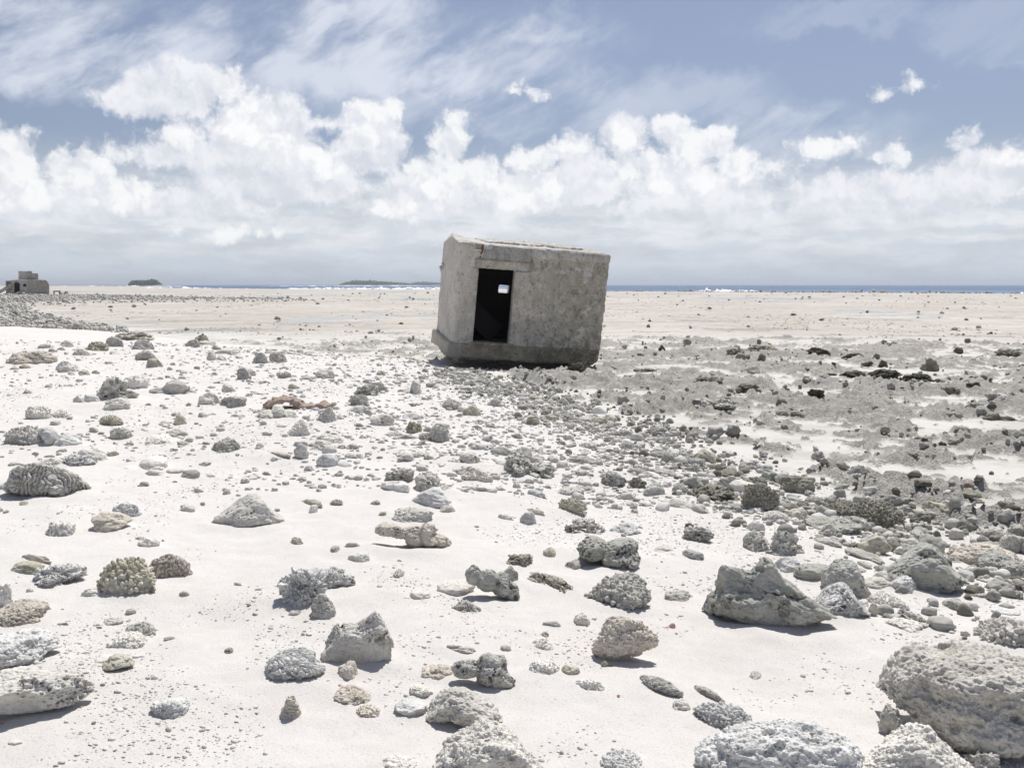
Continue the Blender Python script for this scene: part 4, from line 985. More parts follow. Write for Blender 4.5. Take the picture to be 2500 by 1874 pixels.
 ('boulder','blue','pit','K',(520,330,930,628),'speckled triangular boulder right of the huge two peaked boulder',dict(prof=[(-1,.4),(-.5,.8),(.1,1),(.4,.75),(1,.15)],sharp=16,bury=.2,relief=.9,pitr=1.5)),
 ('coral_rock','blue','plain','K',(265,160,450,290),'pale folded rock behind the huge two peaked boulder',{}),
 ('coral_rock','grey','plain','K',(865,295,1100,412),'grey worn rock left of the net patterned coral',{}),
 ('coral_rock','blue','cell','K',(1060,290,1262,432),'net patterned pale coral beneath the faceted boulder',dict(relief=.6)),
 ('coral_rock','white','cell','K',(915,405,1220,528),'white coral with rows of oval beads half buried in sand',dict(bury=.4,tilt=8)),
 ('coral_rock','grey','ridge','K',(755,235,900,290),'thin layered rock between the boulders at the right',{}),
 ('stone','grey','plain','K',(828,182,965,250),'slender dark tipped stone left of the faceted boulder',dict(tilt=14)),
 ('stone','tan','pit','K',(918,490,990,600),'small upright knob of coral by the speckled boulder',dict(bury=.1)),
 ('coral_rock','grey','jag','K',(1080,500,1435,660),'dark pitted spine of rock on gravel',dict(tilt=20,dep=.4,relief=1.3)),
 ('coral_rock','pale','crust','K',(1060,590,1330,700),'knobbly sandy coral below the dark pitted spine',{}),
 ('coral_rock','grey','ridge','K',(1440,450,1660,555),'low scaly coral on gravel toward the right',dict(tilt=10)),
 ('stone','pale','ridge','K',(1595,400,1745,465),'faintly scored pale stone on gravel toward the right',{}),
 ('coral_rock','pale','cell','K',(1700,570,2130,815),'large pale deeply furrowed coral head at the right edge',dict(relief=1.4)),
 ('stone','blue','smooth','K',(1800,510,1980,580),'blue grey stone behind the furrowed coral head',{}),
 # lower middle
 ('coral_rock','grey','cell','J',(650,258,1135,552),'domed grey coral covered in round beads',dict(sharp=6,relief=1.2,bury=.22)),
 ('boulder','tan','crust','J',(700,540,1180,940),'egg shaped tan crusty boulder below the beaded dome',dict(sharp=7,bury=.15,dep=.75,over=True)),
 ('coral_rock','white','pit','J',(575,545,700,658),'white holed lump left of the egg shaped boulder',{}),
 ('coral_rock','grey','pit','J',(1218,385,1430,490),'white edged rock with a dark hollow top beside the huge boulder',{}),
 ('coral_rock','tan','jag','J',(180,205,640,392),'long tan crumbling coral branch with a white underside',dict(tilt=20,dep=.35,relief=1.2)),
 ('coral_rock','olive','jag','J',(95,120,300,240),'crusty brown coral clump at the upper end of the long branch',{}),
 ('coral_rock','smooth','pit','I',(1540,205,1945,500),'grey claw shaped rock with sharp spurs',dict(lobes=[(-.72,.45,.30,.5),(-.15,.2,.5,.5),(.45,-.1,.42,.6),(.75,-.5,.28,.5)],relief=1.4,pitr=1.3,bury=.15,dep=.5)),
 ('stone','grey','pit','I',(1800,222,1925,350),'squarish grey stone behind the claw shaped rock',dict(sharp=16)),
 ('stone','pale','smooth','I',(1345,315,1625,452),'pale kidney shaped stone left of the claw shaped rock',dict(sharp=6,bury=.3)),
 ('stone','pale','smooth','I',(1152,395,1308,475),'small flat pale oval stone in open sand',dict(bury=.3)),
 ('coral_rock','blue','ridge','J',(350,605,500,665),'thin blue grey sliver in open sand',dict(tilt=8)),
 ('coral_rock','white','ridge','J',(255,715,470,835),'white ribbed shell shaped coral in the lower middle',dict(bury=.5)),
 ('coral_rock','white','cell','J',(250,870,490,1008),'white scaly coral below the ribbed shell shaped one',dict(bury=.45)),
 ('stone','olive','plain','J',(488,915,630,1010),'white and olive lump right of the white scaly coral',{}),
 ('coral_rock','white','cell','J',(560,980,830,1118),'white honeycomb patterned coral flush with the sand',dict(bury=.6,tilt=12)),
 ('coral_rock','grey','ridge','J',(985,950,1400,1138),'long grey driftwood like ribbed rock',dict(tilt=16,dep=.4)),
 ('coral_rock','grey','ridge','J',(1400,1035,1680,1175),'dark ribbed strip linking two corals in the lower right',dict(tilt=22,dep=.3)),
 ('boulder','blue','cell','J',(1370,1158,1870,1390),'turtle shell like coral with large scales',dict(relief=1.3,tilt=8,bury=.18)),
 ('stone','white','crust','J',(1280,1165,1400,1255),'pale broken piece left of the turtle shell coral',{}),
 ('coral_rock','blue','cell','J',(755,1515,1080,1700),'pale scaly coral stump at the bottom edge of the sand',dict(relief=.9)),
 # lower left
 ('boulder','blue','crust','H',(-160,640,400,960),'pale grey flat topped boulder at the left edge',dict(sharp=24,bury=.1,relief=.8,over=True,prof=[(-1,1),(.3,1),(.7,.95),(1,.6)])),
 ('boulder','pale','pit','H',(-200,925,625,1335),'large pale two humped boulder at the lower left edge',dict(prof=[(-1,.95),(-.4,1),(0,.9),(.35,.78),(.8,.82),(1,.55)],sharp=20,bury=.1,dep=.55,relief=1.2,pitr=1.3,over=True)),
 ('coral_rock','olive','cell','H',(715,165,1095,455),'tan and olive knobbly coral rising from sand at the left',dict(relief=1.4)),
 ('coral_rock','tan','ridge','H',(1030,135,1365,335),'tan coral with toothed lower rim beside the knobbly one',dict(relief=1.5,tilt=6)),
 ('coral_rock','blue','jag','H',(235,190,600,400),'grey and white shattered rock left of the knobbly coral',{}),
 ('stone','olive','pit','H',(90,195,300,298),'small olive pitted stone at the far left',{}),
 ('coral_rock','tan','plain','H',(150,105,365,210),'thin cream curved coral scrap at the far left',dict(tilt=18,dep=.3)),
 ('coral_rock','tan','crust','H',(-60,470,330,660),'cream sandy shelf rock above the flat topped boulder',dict(bury=.35)),
 ('stone','white','crust','H',(0,370,85,530),'white rough lump at the very left edge',{}),
 ('coral_rock','white','plain','H',(580,375,720,455),'small pale nodule left of the knobbly coral',{}),
 ('stone','grey','crust','H',(728,597,860,652),'small grey oval stone in open sand at the left',{}),
 ('coral_rock','white','cell','H',(765,690,1030,828),'white tortoise patterned coral dome in open sand',dict(relief=.8)),
 ('stone','grey','crust','H',(900,612,1095,740),'grey fuzzy peaked stone behind the tortoise patterned dome',dict(peak=.3)),
 ('stone','olive','pit','H',(730,838,945,982),'brown triangular pitted stone in open sand',dict(peak=.5,sharp=14,bury=.15)),
 ('stone','white','smooth','H',(675,858,800,922),'white flat stone behind the brown triangular stone',dict(bury=.45)),
 ('coral_rock','blue','ridge','H',(1070,1140,1330,1312),'pale ribbed coral dome alone in the lower left sand',dict(bury=.3)),
 ('stone','white','smooth','H',(66,1450,150,1495),'little white flat pebble in the lower left corner',{}),
 ('coral_rock','blue','jag','I',(215,215,580,550),'blue white fractured rock at the top of the ridge of rocks',dict(relief=1.1,bury=.2)),
 ('coral_rock','blue','jag','I',(500,215,810,420),'white spread of eroded rock running right from the ridge',dict(bury=.5,relief=.9)),
 ('coral_rock','grey','crust','I',(435,415,635,620),'dark rough knob in the middle of the ridge of rocks',dict(peak=.3)),
 ('boulder','pale','pit','I',(522,522,1055,965),'large pale horned rock with holes at the end of the ridge',dict(prof=[(-1,.65),(-.5,.82),(0,.78),(.28,.88),(.48,1),(.68,.92),(1,.5)],relief=1.0,pitr=1.5,bury=.2,dep=.55,sharp=14)),
 ('coral_rock','blue','ridge','I',(145,785,562,1050),'scallop shaped coral with curved ribs left of the horned rock',dict(relief=1.4,bury=.25,sharp=7)),
 ('stone','tan','plain','I',(635,895,800,1048),'cream angular chunk in front of the horned rock',dict(sharp=16)),
 ('coral_rock','tan','crust','I',(600,1060,900,1210),'creamy crumbled coral heap below the horned rock',dict(bury=.5)),
 ('coral_rock','tan','cell','I',(750,1195,960,1310),'low cream coral crumbs on sand in the lower middle',dict(bury=.45)),
 ('shell','tan','ridge','I',(240,1135,400,1330),'upright cream spiral shell like coral in the lower sand',dict(cat='shell',peak=.4)),
 ('coral_rock','white','ridge','I',(1140,1052,1330,1160),'flat white ringed coral pressed into the sand',dict(bury=.55)),
 ('stone','blue','plain','I',(1040,1150,1290,1300),'pale broken flat slab against the sparkling boulder',dict(sharp=16)),
 ('coral_rock','grey','pit','I',(1435,810,1915,1130),'grey bone like rock with a round socket',dict(lobes=[(-.5,.1,.5,.45),(.25,.05,.5,.85),(.45,-.5,.4,.55)],relief=1.4,pitr=1.3,bury=.15,dep=.6)),
 ('coral_rock','pale','pit','I',(1380,752,1640,850),'pale porous strip above the bone like rock',dict(tilt=8)),
 ('coral_rock','tan','crust','I',(1235,905,1495,1030),'cream sandy crumbs left of the bone like rock',dict(bury=.55)),
 ('boulder','pale','crust','I',(1250,1040,1830,1410),'sparkling pale boulder with an overhanging left edge',dict(sharp=20,bury=.12,dep=.8,over=True,prof=[(-1,.3),(-.75,.7),(-.4,1),(.1,.9),(.5,.6),(1,.2)])),
 ('boulder','pale','crust','I',(1270,1240,2170,1900),'massive pale crusty boulder at the bottom middle',dict(sharp=18,bury=.12,dep=.8,prof=[(-1,.3),(-.7,.6),(-.45,.8),(-.05,1),(.2,.9),(.6,.55),(1,.2)])),
 ('stone','white','crust','I',(920,1570,1230,1700),'faint white mound at the bottom edge of the sand',dict(bury=.6)),
 # lower right
 ('boulder','brown','crust','K',(1000,735,2350,1640),'enormous tan and grey boulder at the lower right edge',dict(prof=[(-1,.5),(-.85,.88),(-.55,1),(0,.97),(.5,.93),(1,.85)],bury=.14,dep=.8,relief=.9,over=True,sharp=26)),
 ('boulder','white','crust','K',(815,1320,1800,1950),'white crusted pointed boulder at the bottom right',dict(sharp=16,bury=.1,dep=.7,prof=[(-1,.35),(-.5,.7),(-.15,1),(.1,.95),(.5,.5),(1,.25)])),
 ('boulder','blue','crust','K',(-330,1240,900,1900),'broad blue grey mottled boulder at the bottom edge right of centre',dict(lobes=[(-.45,-.1,.6,.8),(.25,.1,.7,.85)],bury=.12,dep=.6,pitr=1.2)),
 ('stone','grey','crust','K',(1000,1225,1160,1450),'dark small rock wedged under the enormous tan boulder',{}),
 ('stone','grey','jag','K',(1600,1510,1840,1700),'shaded grey stone tucked below the enormous tan boulder',{}),
 # jagged rocks standing in pools on the reef
 ('reef_block','black','jag','C',(330,345,370,378),'lone dark pointed block rising from the reef right of the pillbox',dict(peak=.4)),
 ('reef_block','dark','jag','C',(670,350,780,400),'pair of dark blocks on the reef ridge toward the centre right',dict(lobes=[(-.4,0,.5,.8),(.45,.1,.5,.8)])),
 ('reef_block','olive','jag','C',(780,328,960,378),'long low dark clump of reef beyond the pools',dict(bury=.4)),
 ('reef_block','black','jag','C',(1090,352,1215,400),'dark reef ledge at the top of the broken reef',dict(sharp=16)),
 ('reef_block','black','jag','C',(1275,380,1400,412),'low dark shard on the reef below the top ledge',{}),
 ('reef_block','black','jag','C',(1378,425,1445,455),'small dark shard left of the tall fin of reef',{}),
 ('reef_block','black','jag','C',(1458,415,1515,455),'tall dark fin of reef',dict(peak=.4)),
 ('reef_block','dark','jag','C',(1680,412,1770,480),'craggy olive reef stump above the water',{}),
 ('reef_block','black','jag','C',(1265,470,1410,515),'dark wedge first in the line of reef rocks along the pool',dict(sharp=16,bury=.2)),
 ('reef_block','black','jag','C',(1412,465,1580,518),'dark craggy block in the middle of the line along the pool',dict(sharp=16,bury=.2)),
 ('reef_block','black','jag','C',(1575,485,1745,540),'dark peaked block last in the line along the pool',dict(sharp=18,bury=.2,peak=.3)),
 ('reef_block','black','jag','C',(1885,525,1990,572),'dark triangular reef rock right of the pool',dict(peak=.4,sharp=16)),
 ('reef_block','dark','jag','C',(1790,538,1880,572),'low dark reef rock left of the triangular one',{}),
 ('reef_block','black','jag','C',(1175,484,1250,500),'flat dark sliver at the left end of the pool',{}),
 ('reef_block','dark','jag','C',(2070,362,2200,405),'dark reef clump at the far right beyond the flats',{}),
 ('reef_block','dark','jag','C',(510,510,665,535),'flat dark shelf of reef in the middle distance',dict(bury=.4)),
 ('reef_block','dark','jag','C',(740,540,850,570),'dark shelf beside a tan puddle',dict(bury=.3)),
 ('reef_block','grey','jag','C',(500,600,740,665),'grey twin humped outcrop beside a small pool',dict(lobes=[(-.5,0,.5,.7),(.45,0,.55,.8)],bury=.3)),
 ('reef_block','grey','crust','C',(770,445,860,490),'grey peaked outcrop in the middle of the reef',dict(peak=.3)),
 ('reef_block','dark','jag','G',(85,188,225,215),'thin dark ledge above the brown pool',{}),
 ('reef_block','black','jag','G',(540,160,670,235),'dark overhanging ledge at the right end of the brown pool',{}),
 ('reef_block','dark','jag','G',(400,325,540,375),'grey brown wedge shaped outcrop below the brown pool',{}),
 ('reef_block','dark','jag','G',(972,280,1115,320),'dark wedge on the pale reef toward the right',{}),
 ('reef_block','dark','jag','G',(1890,340,2035,402),'dark peaked outcrop at the edge of the right pool',dict(peak=.3)),
 ('reef_block','dark','jag','G',(2020,360,2155,405),'dark broken outcrop right of the peaked one at the pool',{}),
 ('reef_block','grey','jag','G',(1985,232,2080,282),'grey pointed outcrop in the upper right reef',dict(peak=.3)),
 ('reef_block','dark','jag','G',(1765,265,1890,312),'grey olive outcrop left of the grey pointed one',{}),
 ('reef_block','dark','jag','G',(1310,650,1405,710),'dark little block beside a white sand pocket',{}),
 ('reef_block','grey','jag','G',(1270,985,1370,1060),'grey blunt outcrop above the white sand tongue at the right',{}),
 ('reef_block','grey','jag','G',(1430,1005,1590,1085),'fan shaped outcrop above the white sand tongue at the right',{}),
 ('reef_block','olive','jag','G',(2000,975,2135,1050),'shaggy outcrop near the red topped rock',{}),
 ('reef_block','dark','crust','G',(1700,930,1875,1000),'flat dark rock that carries the red brown patch',dict(bury=.2)),
 ('stone','rust','smooth','G',(1740,898,1820,938),'red brown stone lying on the flat dark rock',dict(lift=.03)),
 ('reef_block','grey','jag','F',(1185,410,1480,530),'grey rough hump of reef beside the white sand',dict(bury=.45)),
 ('reef_block','grey','jag','F',(475,135,560,190),'small grey peaked outcrop near the pillbox shadow',dict(peak=.3)),
 ('reef_block','dark','jag','F',(1890,120,2060,158),'dark olive shelf in the puddled reef',{}),
 ('reef_block','dark','jag','F',(1560,75,1790,102),'long thin dark ledge in front of the pillbox to the right',{}),
 ('reef_block','dark','jag','F',(1085,0,1280,28),'low dark ledge just right of the pillbox shadow',{}),
 # stones carrying the pillbox
 ('support_stone','olive','pit','F',(-305,-105,-215,-22),'rounded olive stone under the left corner of the pillbox',dict(bury=.1,lift=.02)),
 ('reef_block','black','jag','F',(560,-50,755,40),'dark jagged reef holding up the right end of the pillbox',dict(bury=.3)),
 ('coral_rock','white','cell','D',(1150,1190,1152,1192),'x',{}),
]
TABLE.pop()
def build_table():
    for (name, mat, kind, reg, box, label, kw) in TABLE:
        put_stone(name, mat, kind, reg, box, label, **kw)
def pool_meshes(kinds, n, level, seed):
    rng = np.random.RandomState(seed); out = []
    for k in range(n):
        kind = kinds[k % len(kinds)]; w_ = 1.0; d = rng.uniform(.6, .95); h = rng.uniform(.38, .7)
        V, F = stone(kind, .5, .5 * d, .5 * h, seed * 31 + k, level, None, rng.choice([6, 9, 14]), rng.choice([0, 0, .3]), 1.0)
        out.append((V, F, h))
    return out
def free(x, y, r, pad=.85):
    for (a, b, c) in PLACED:
        if abs(a - x) < c + r and abs(b - y) < c + r and math.hypot(a - x, b - y) < (c + r) * pad: return False
    return True
_pools = {}
def small(name, mat, kind, x, y, size, label, cat, group, rng, bury=.3, flat=1.0):
    key = (mat, kind, rng.randint(5))
    if key not in _pools:
        V, F = stone(kind, .5, .5 * (.6 + .08 * key[2]), .5 * (.42 + .05 * key[2]), 400 + len(_pools) * 7, 4, None, (6, 9, 14, 8, 18)[key[2]], (0, .3, 0, .4, 0)[key[2]], 1.2)
        me = mesh(name, V, F); me.materials.append(M[mat]); _pools[key] = me
    o = bpy.data.objects.new(name, _pools[key]); COL.objects.link(o)
    hz = .5 * (.42 + .05 * key[2]) * size * flat
    o.scale = (size, size * rng.uniform(.8, 1.1), size * flat * rng.uniform(.8, 1.2)); o.rotation_euler = (rng.uniform(-.25, .25), rng.uniform(-.25, .25), rng.uniform(0, 6.28))
    o.location = (x, y, landz(x, y) + hz * (1 - 2 * bury)); PLACED.append((x, y, size * .5))
    return tag(o, label, cat, group)
def cobble_bank():
    rng = np.random.RandomState(77); n = 0; tries = 0
    kinds = [('smooth','smooth'),('smooth','pit'),('grey','ridge'),('grey','cell'),('pale','smooth'),('pale','crust'),('olive','plain'),('dark','pit'),('dark','pit'),('white','smooth'),('smooth','plain'),('grey','ridge')]
    text = {'smooth': 'rounded grey cobble', 'grey': 'grey coral cobble with furrowed skin', 'pale': 'pale worn cobble', 'olive': 'olive tinged cobble', 'dark': 'dark pitted cobble', 'white': 'whitish smooth cobble'}
    while n < 285 and tries < 30000:
        tries += 1; x0 = rng.uniform(-.9, 3.6); y0 = np.interp(x0, EX, EY) ; s = rng.normal(.15, .40 + .03 * max(0, 12 - y0))
        # move across the edge by s
        y = y0 - s * 1.9; x = x0 - s * .55
        if y < 5 or y > 19.5: continue
        size = float(np.clip(rng.lognormal(math.log(.115), .42), .05, .26)) * (1.0 if y < 13 else .85)
        if not free(x, y, size * .5, .62): continue
        mat, kind = kinds[rng.randint(len(kinds))]
        lab = where(x, y, ('small ' if size < .1 else 'large ' if size > .17 else '') + text[mat].replace(' with furrowed skin', '')) or text[mat] + ' packed in the bank between white beach and grey reef'
        small('cobble', mat, kind, x, y, size, lab, 'cobble', 'cobbles packed along the edge of the beach', rng, .22); n += 1
def flat_stones():
    rng = np.random.RandomState(31)
    pts = []
    for (zx, zy, w_) in ((550,368,30),(935,383,45),(935,408,26),(1130,380,50),(1222,357,32),(1657,410,22),(1834,384,30),(2123,368,18),(1345,487,18),(1858,459,12),(1905,438,12),(1500,428,10),(1500,302,40),(1890,293,16),(1350,240,14)):
        pts.append((zx * .2893, 640 + zy * .2893, w_ * .2893))
    for (zx, zy, w_) in ((12,395,24),(185,372,32),(280,458,52),(172,465,28),(652,492,52),(813,604,24),(180,672,80),(1032,737,36),(1010,452,32),(950,390,20),(1145,371,38),(1063,374,30),(1255,380,16),(1378,411,26),(1370,428,36),(1800,368,22),(1945,366,40),(1910,494,34),(2012,396,28),(1438,376,28),(1758,450,18),(1885,432,14),(1315,441,16),(1065,640,14),(1102,669,10),(1353,684,10),(627,466,24),(712,438,40),(940,628,12),(1848,608,14)):
        pts.append((640 + zx * .208, 640 + zy * .208, w_ * .208))
    for (zx, zy, w_) in ((458,117,16),(695,112,14),(537,189,24),(287,222,20),(1025,189,34),(1171,216,30),(1257,202,14),(1666,202,14),(1790,181,22),(1817,156,16),(1902,151,20),(1914,215,22),(1407,172,16),(1467,112,12),(1354,104,14),(1108,97,18),(1074,97,12),(988,75,14),(914,76,10),(436,92,12),(331,96,12),(368,78,14),(228,113,12),(1578,92,16),(1720,94,14),(2084,149,10),(2170,103,14),(1382,90,12),(1296,126,10),(776,125,8),(1703,135,10)):
        pts.append((1450 + zx * .4747, 680 + zy * .4747, w_ * .4747))
    for (px, py, w_) in pts:
        x, y, z = at(px, py); d = math.hypot(x, y); size = max(w_ * d / FP, .12)
        tan = rng.rand() < .3
        small('tidal_stone', 'olive' if tan else 'dark', 'jag', x, y, size, ('olive' if tan else 'dark') + ' stone lying alone on the sandy tidal flat far from the beach', 'stone', 'stones on the tidal flat, ' + ('olive' if tan else 'dark'), rng, .15)
    n = 0
    while n < 55:
        a = rng.uniform(-.46, .49); d = math.exp(rng.uniform(math.log(55), math.log(230))); x, y = d * math.sin(a), d * math.cos(a)
        if shore(np.array([x]), np.array([y]))[0] > -3 or polydist(np.array([x]), np.array([y]), BANK)[0] > -1: continue
        if abs(x - .5) < .08 * d and False: continue
        small('tidal_stone', 'dark', 'jag', x, y, rng.uniform(.12, .38) * (.6 + d / 250), 'dark stone lying alone on the sandy tidal flat far from the beach', 'stone', 'stones on the tidal flat, dark', rng, .15); n += 1
def beach_bits():
    """loose fragments, dense in drifts, on the white sand"""
    rng = np.random.RandomState(9); n = 0; tries = 0
    text = {'white': 'small bleached coral fragment', 'pale': 'small pale grey coral fragment', 'grey': 'small grey furrowed coral fragment', 'olive': 'small olive tinged fragment', 'tan': 'small cream fragment'}
    while n < 130 and tries < 20000:
        tries += 1; a = rng.uniform(-.50, .50); d = math.exp(rng.uniform(math.log(3.6), math.log(26))); x, y = d * math.sin(a), d * math.cos(a)
        s = shore(np.array([x]), np.array([y]))[0]
        if s < .15: continue
        px = 1250 + FP * math.tan(a); dens = n2(np.array([x * .45]), np.array([y * .3]), 91)[0] + .25 * (y > 9) - .25 * (y < 6) * (px < 1000)
        if rng.rand() > .45 + dens: continue
        size = float(np.clip(rng.lognormal(math.log(.045 + .0035 * d), .40), .03, .2))
        if not free(x, y, size * .5, .9): continue
        mat = ['white', 'pale', 'pale', 'grey', 'grey', 'olive', 'tan'][rng.randint(7)]; kind = ['ridge', 'cell', 'plain', 'crust', 'pit'][rng.randint(5)]
        lab = where(x, y, text[mat]) or text[mat] + ' lying loose among others on the white sand'
        small('coral_fragment', mat, kind, x, y, size, lab, 'coral', 'loose coral fragments on the white sand', rng, .38); n += 1
def scatter(name, count, place, size, mats, seed, level, kinds, flat=(.4, .8), bury=.3):
    """one mesh of very many little stones: nobody could count them"""
    rng = np.random.RandomState(seed); base = []
    for k in range(8):
        V, F = stone(kinds[k % len(kinds)], .5, .5 * rng.uniform(.6, .95), .5, seed + k, level, None, rng.choice([6, 10, 16]), 0, .8); base.append(V)
    x, y = place(rng, count); s = size(rng, x, y); z = land(x, y)[0]; n = len(x)
    a = rng.uniform(0, 6.28, n); hz = s * rng.uniform(flat[0], flat[1], n); tx = rng.uniform(-.4, .4, n); ty = rng.uniform(-.4, .4, n)
    pick = rng.randint(8, size=n); B = np.array(base)[pick]
    P = B * np.stack([s, s, hz], 1)[:, None, :]
    c, q = np.cos(tx)[:, None], np.sin(tx)[:, None]; P = np.stack([P[..., 0], P[..., 1] * c - P[..., 2] * q, P[..., 1] * q + P[..., 2] * c], -1)
    c, q = np.cos(a)[:, None], np.sin(a)[:, None]; P = np.stack([P[..., 0] * c - P[..., 1] * q, P[..., 0] * q + P[..., 1] * c, P[..., 2]], -1)
    P += np.stack([x, y, z + hz * .5 * (1 - 2 * bury)], 1)[:, None, :]
    nv = P.shape[1]; FF = (F[None] + (np.arange(n) * nv)[:, None, None]).reshape(-1, 3)
    tone = np.repeat(rng.rand(n), nv)
    me = mesh(name, P.reshape(-1, 3), FF, True, {'tone': tone}); return tag(obj(name, me, mats), kind='stuff')
def tone_material(name, stops, rough=.9, bscale=60, spot=.6):
    m, w, b = material(name); t = w.new('ShaderNodeAttribute', attribute_name='tone').outputs['Fac']
    geo = w.new('ShaderNodeNewGeometry'); P = geo.outputs['Position']
    r = w.new('ShaderNodeValToRGB'); w.put(r.inputs[0], t); e = r.color_ramp.elements
    e[0].position = stops[0][0]; e[0].color = (*stops[0][1], 1); e[1].position = stops[-1][0]; e[1].color = (*stops[-1][1], 1)
    for p, c in stops[1:-1]: e.new(p).color = (*c, 1)
    n = w.noise(P, bscale, 5, .7); col = w.mix(w.ramp(n, .45, .7, 0, spot), r.outputs[0], w.mix(.5, r.outputs[0], (.12, .11, .09)))
    w.put(b.inputs['Base Color'], col); bump(w, b, n, .7, .01); return m
def fan(rng, n, rmin, rmax, amax=.52):
    a = rng.uniform(-amax, amax, n); d = np.exp(rng.uniform(math.log(rmin), math.log(rmax), n)); return d * np.sin(a), d * np.cos(a)
def gravel_place(rng, n):
    x, y = fan(rng, n * 3, 2.6, 24); s = shore(x, y); d = np.hypot(x, y)
    dens = .14 + .9 * n2(x * .6, y * .45, 91) + .8 * n2(x * 2.1, y * 1.6, 92) + .75 * np.exp(-((s - .8) / 1.3) ** 2) + .28 * sstep(d, 6, 11) - .30 * sstep(-x, -1.0, 1.0) * (1 - sstep(d, 6, 9))
    k = (rng.rand(n * 3) < dens) & (s > -.6); return x[k][:n], y[k][:n]
def belt_place(rng, n):
    x0 = rng.uniform(-1.1, 4.2, n * 3); y0 = np.interp(x0, EX, EY); s = rng.normal(.1, .55, n * 3); y = y0 - s * 1.9; x = x0 - s * .55
    k = (y > 4.2) & (rng.rand(n * 3) < .55 + .8 * n2(x * 1.3, y * 1.0, 97)); return x[k][:n], y[k][:n]
def shingle_place(rng, n):
    x, y = fan(rng, n * 4, 7, 27); s = shore(x, y)
    k = (s > 0) & (rng.rand(n * 4) < .95 * np.exp(-s / 2.6) + .25 * n2(x * .5, y * .4, 98) + .10 * (y > 13)); return x[k][:n], y[k][:n]
def reef_place(rng, n):
    x, y = fan(rng, n * 3, 6, 46); s = shore(x, y); z, rk, tn = land(x, y)
    k = (s < -.2) & (rk > .25) & (rng.rand(n * 3) < .45 + .9 * n2(x * .7, y * .6, 93)); return x[k][:n], y[k][:n]
def bank_place(rng, n):
    P = np.array(BANK); lo, hi = P.min(0), P.max(0); xs, ys = [], []
    while len(xs) < n:
        a = rng.uniform(-.60, -.16, n * 4); d = np.exp(rng.uniform(math.log(30), math.log(170), n * 4)); x, y = d * np.sin(a), d * np.cos(a)
        b = polydist(x, y, BANK); k = (b > -.4) & (rng.rand(n * 4) < .5 + .5 * sstep(b, -.4, 1)); xs += list(x[k]); ys += list(y[k])
    return np.array(xs[:n]), np.array(ys[:n])
def crest_place(rng, n):
    a = rng.uniform(.07, .52, n); r = np.interp(a, RE_A, RE_R) - 4 + rng.normal(0, 3.2, n); keep = rng.rand(n) < .5 + n2(a * 60, a * 0, 8); return (r * np.sin(a))[keep], (r * np.cos(a))[keep]
def streak_place(rng, n):
    # thin lines of rubble on the near flat
    x, y = fan(rng, n * 8, 26, 210, .6); s = shore(x, y); f = n2(x * .10, y * .045, 95) + .6 * n2(x * .9, y * .35, 96)
    k = (s < -2.5) & (f > .26) & (polydist(x, y, BANK) < -.5); return x[k][:n], y[k][:n]
def build_scatter():
    pale = tone_material('gravel_tones', [(0, (.72, .695, .66)), (.75, (.68, .65, .615)), (.90, (.58, .555, .52)), (.965, (.44, .42, .38)), (.99, (.30, .28, .24)), (1, (.52, .34, .29))], spot=.12)
    greyt = tone_material('rubble_tones', [(0, (.66, .64, .59)), (.5, (.53, .515, .465)), (.88, (.36, .345, .29)), (1, (.68, .66, .62))], bscale=9)
    reeft = tone_material('reef_tones', [(0, (.50, .48, .44)), (.5, (.38, .36, .32)), (.88, (.22, .21, .17)), (1, (.12, .11, .085))], bscale=25)
    scatter('coral_gravel', 52000, gravel_place, lambda r, x, y: np.clip(r.lognormal(math.log(.0054), .58, len(x)), .003, .026) * (1 + .045 * np.hypot(x, y)), pale, 100, 0, ['jag', 'plain'], (.25, .6), bury=.3)
    belt = tone_material('belt_tones', [(0, (.66, .64, .60)), (.3, (.52, .50, .46)), (.6, (.40, .39, .35)), (.85, (.27, .26, .22)), (1, (.16, .15, .12))], bscale=45, spot=.4)
    shin = tone_material('shingle_tones', [(0, (.72, .70, .66)), (.5, (.62, .60, .565)), (.8, (.56, .54, .50)), (1, (.38, .36, .32))], bscale=60, spot=.3)
    scatter('cobble_rubble', 3600, belt_place, lambda r, x, y: np.clip(r.lognormal(math.log(.050), .45, len(x)), .02, .13), belt, 600, 2, ['jag', 'plain', 'jag', 'crust'], (.4, .9), bury=.2)
    scatter('coral_shingle', 6500, shingle_place, lambda r, x, y: np.clip(r.lognormal(math.log(.034), .5, len(x)), .015, .12) * (1 + .02 * np.hypot(x, y)), shin, 700, 2, ['jag', 'plain', 'crust', 'cell'], (.3, .7), bury=.3)
    scatter('reef_rubble', 5200, reef_place, lambda r, x, y: np.clip(r.lognormal(math.log(.045), .55, len(x)), .015, .22) * (1 + .02 * np.hypot(x, y)), reeft, 200, 2, ['jag'], (.35, .9), bury=.3)
    scatter('bank_rubble', 8500, bank_place, lambda r, x, y: np.clip(r.lognormal(math.log(.095), .45, len(x)), .04, .4) * (1 + .006 * np.hypot(x, y)), greyt, 300, 2, ['jag', 'plain'], (.5, 1.0), bury=.2)
    scatter('reef_crest_rubble', 1500, crest_place, lambda r, x, y: np.clip(r.lognormal(math.log(.24), .5, len(x)), .1, .9), greyt, 400, 2, ['jag'], (.5, 1.1), bury=.1)
    scatter('flat_rubble', 4500, streak_place, lambda r, x, y: np.clip(r.lognormal(math.log(.04), .45, len(x)), .02, .2) * (1 + .014 * np.hypot(x, y)), greyt, 500, 1, ['jag'], (.15, .4), bury=.3)

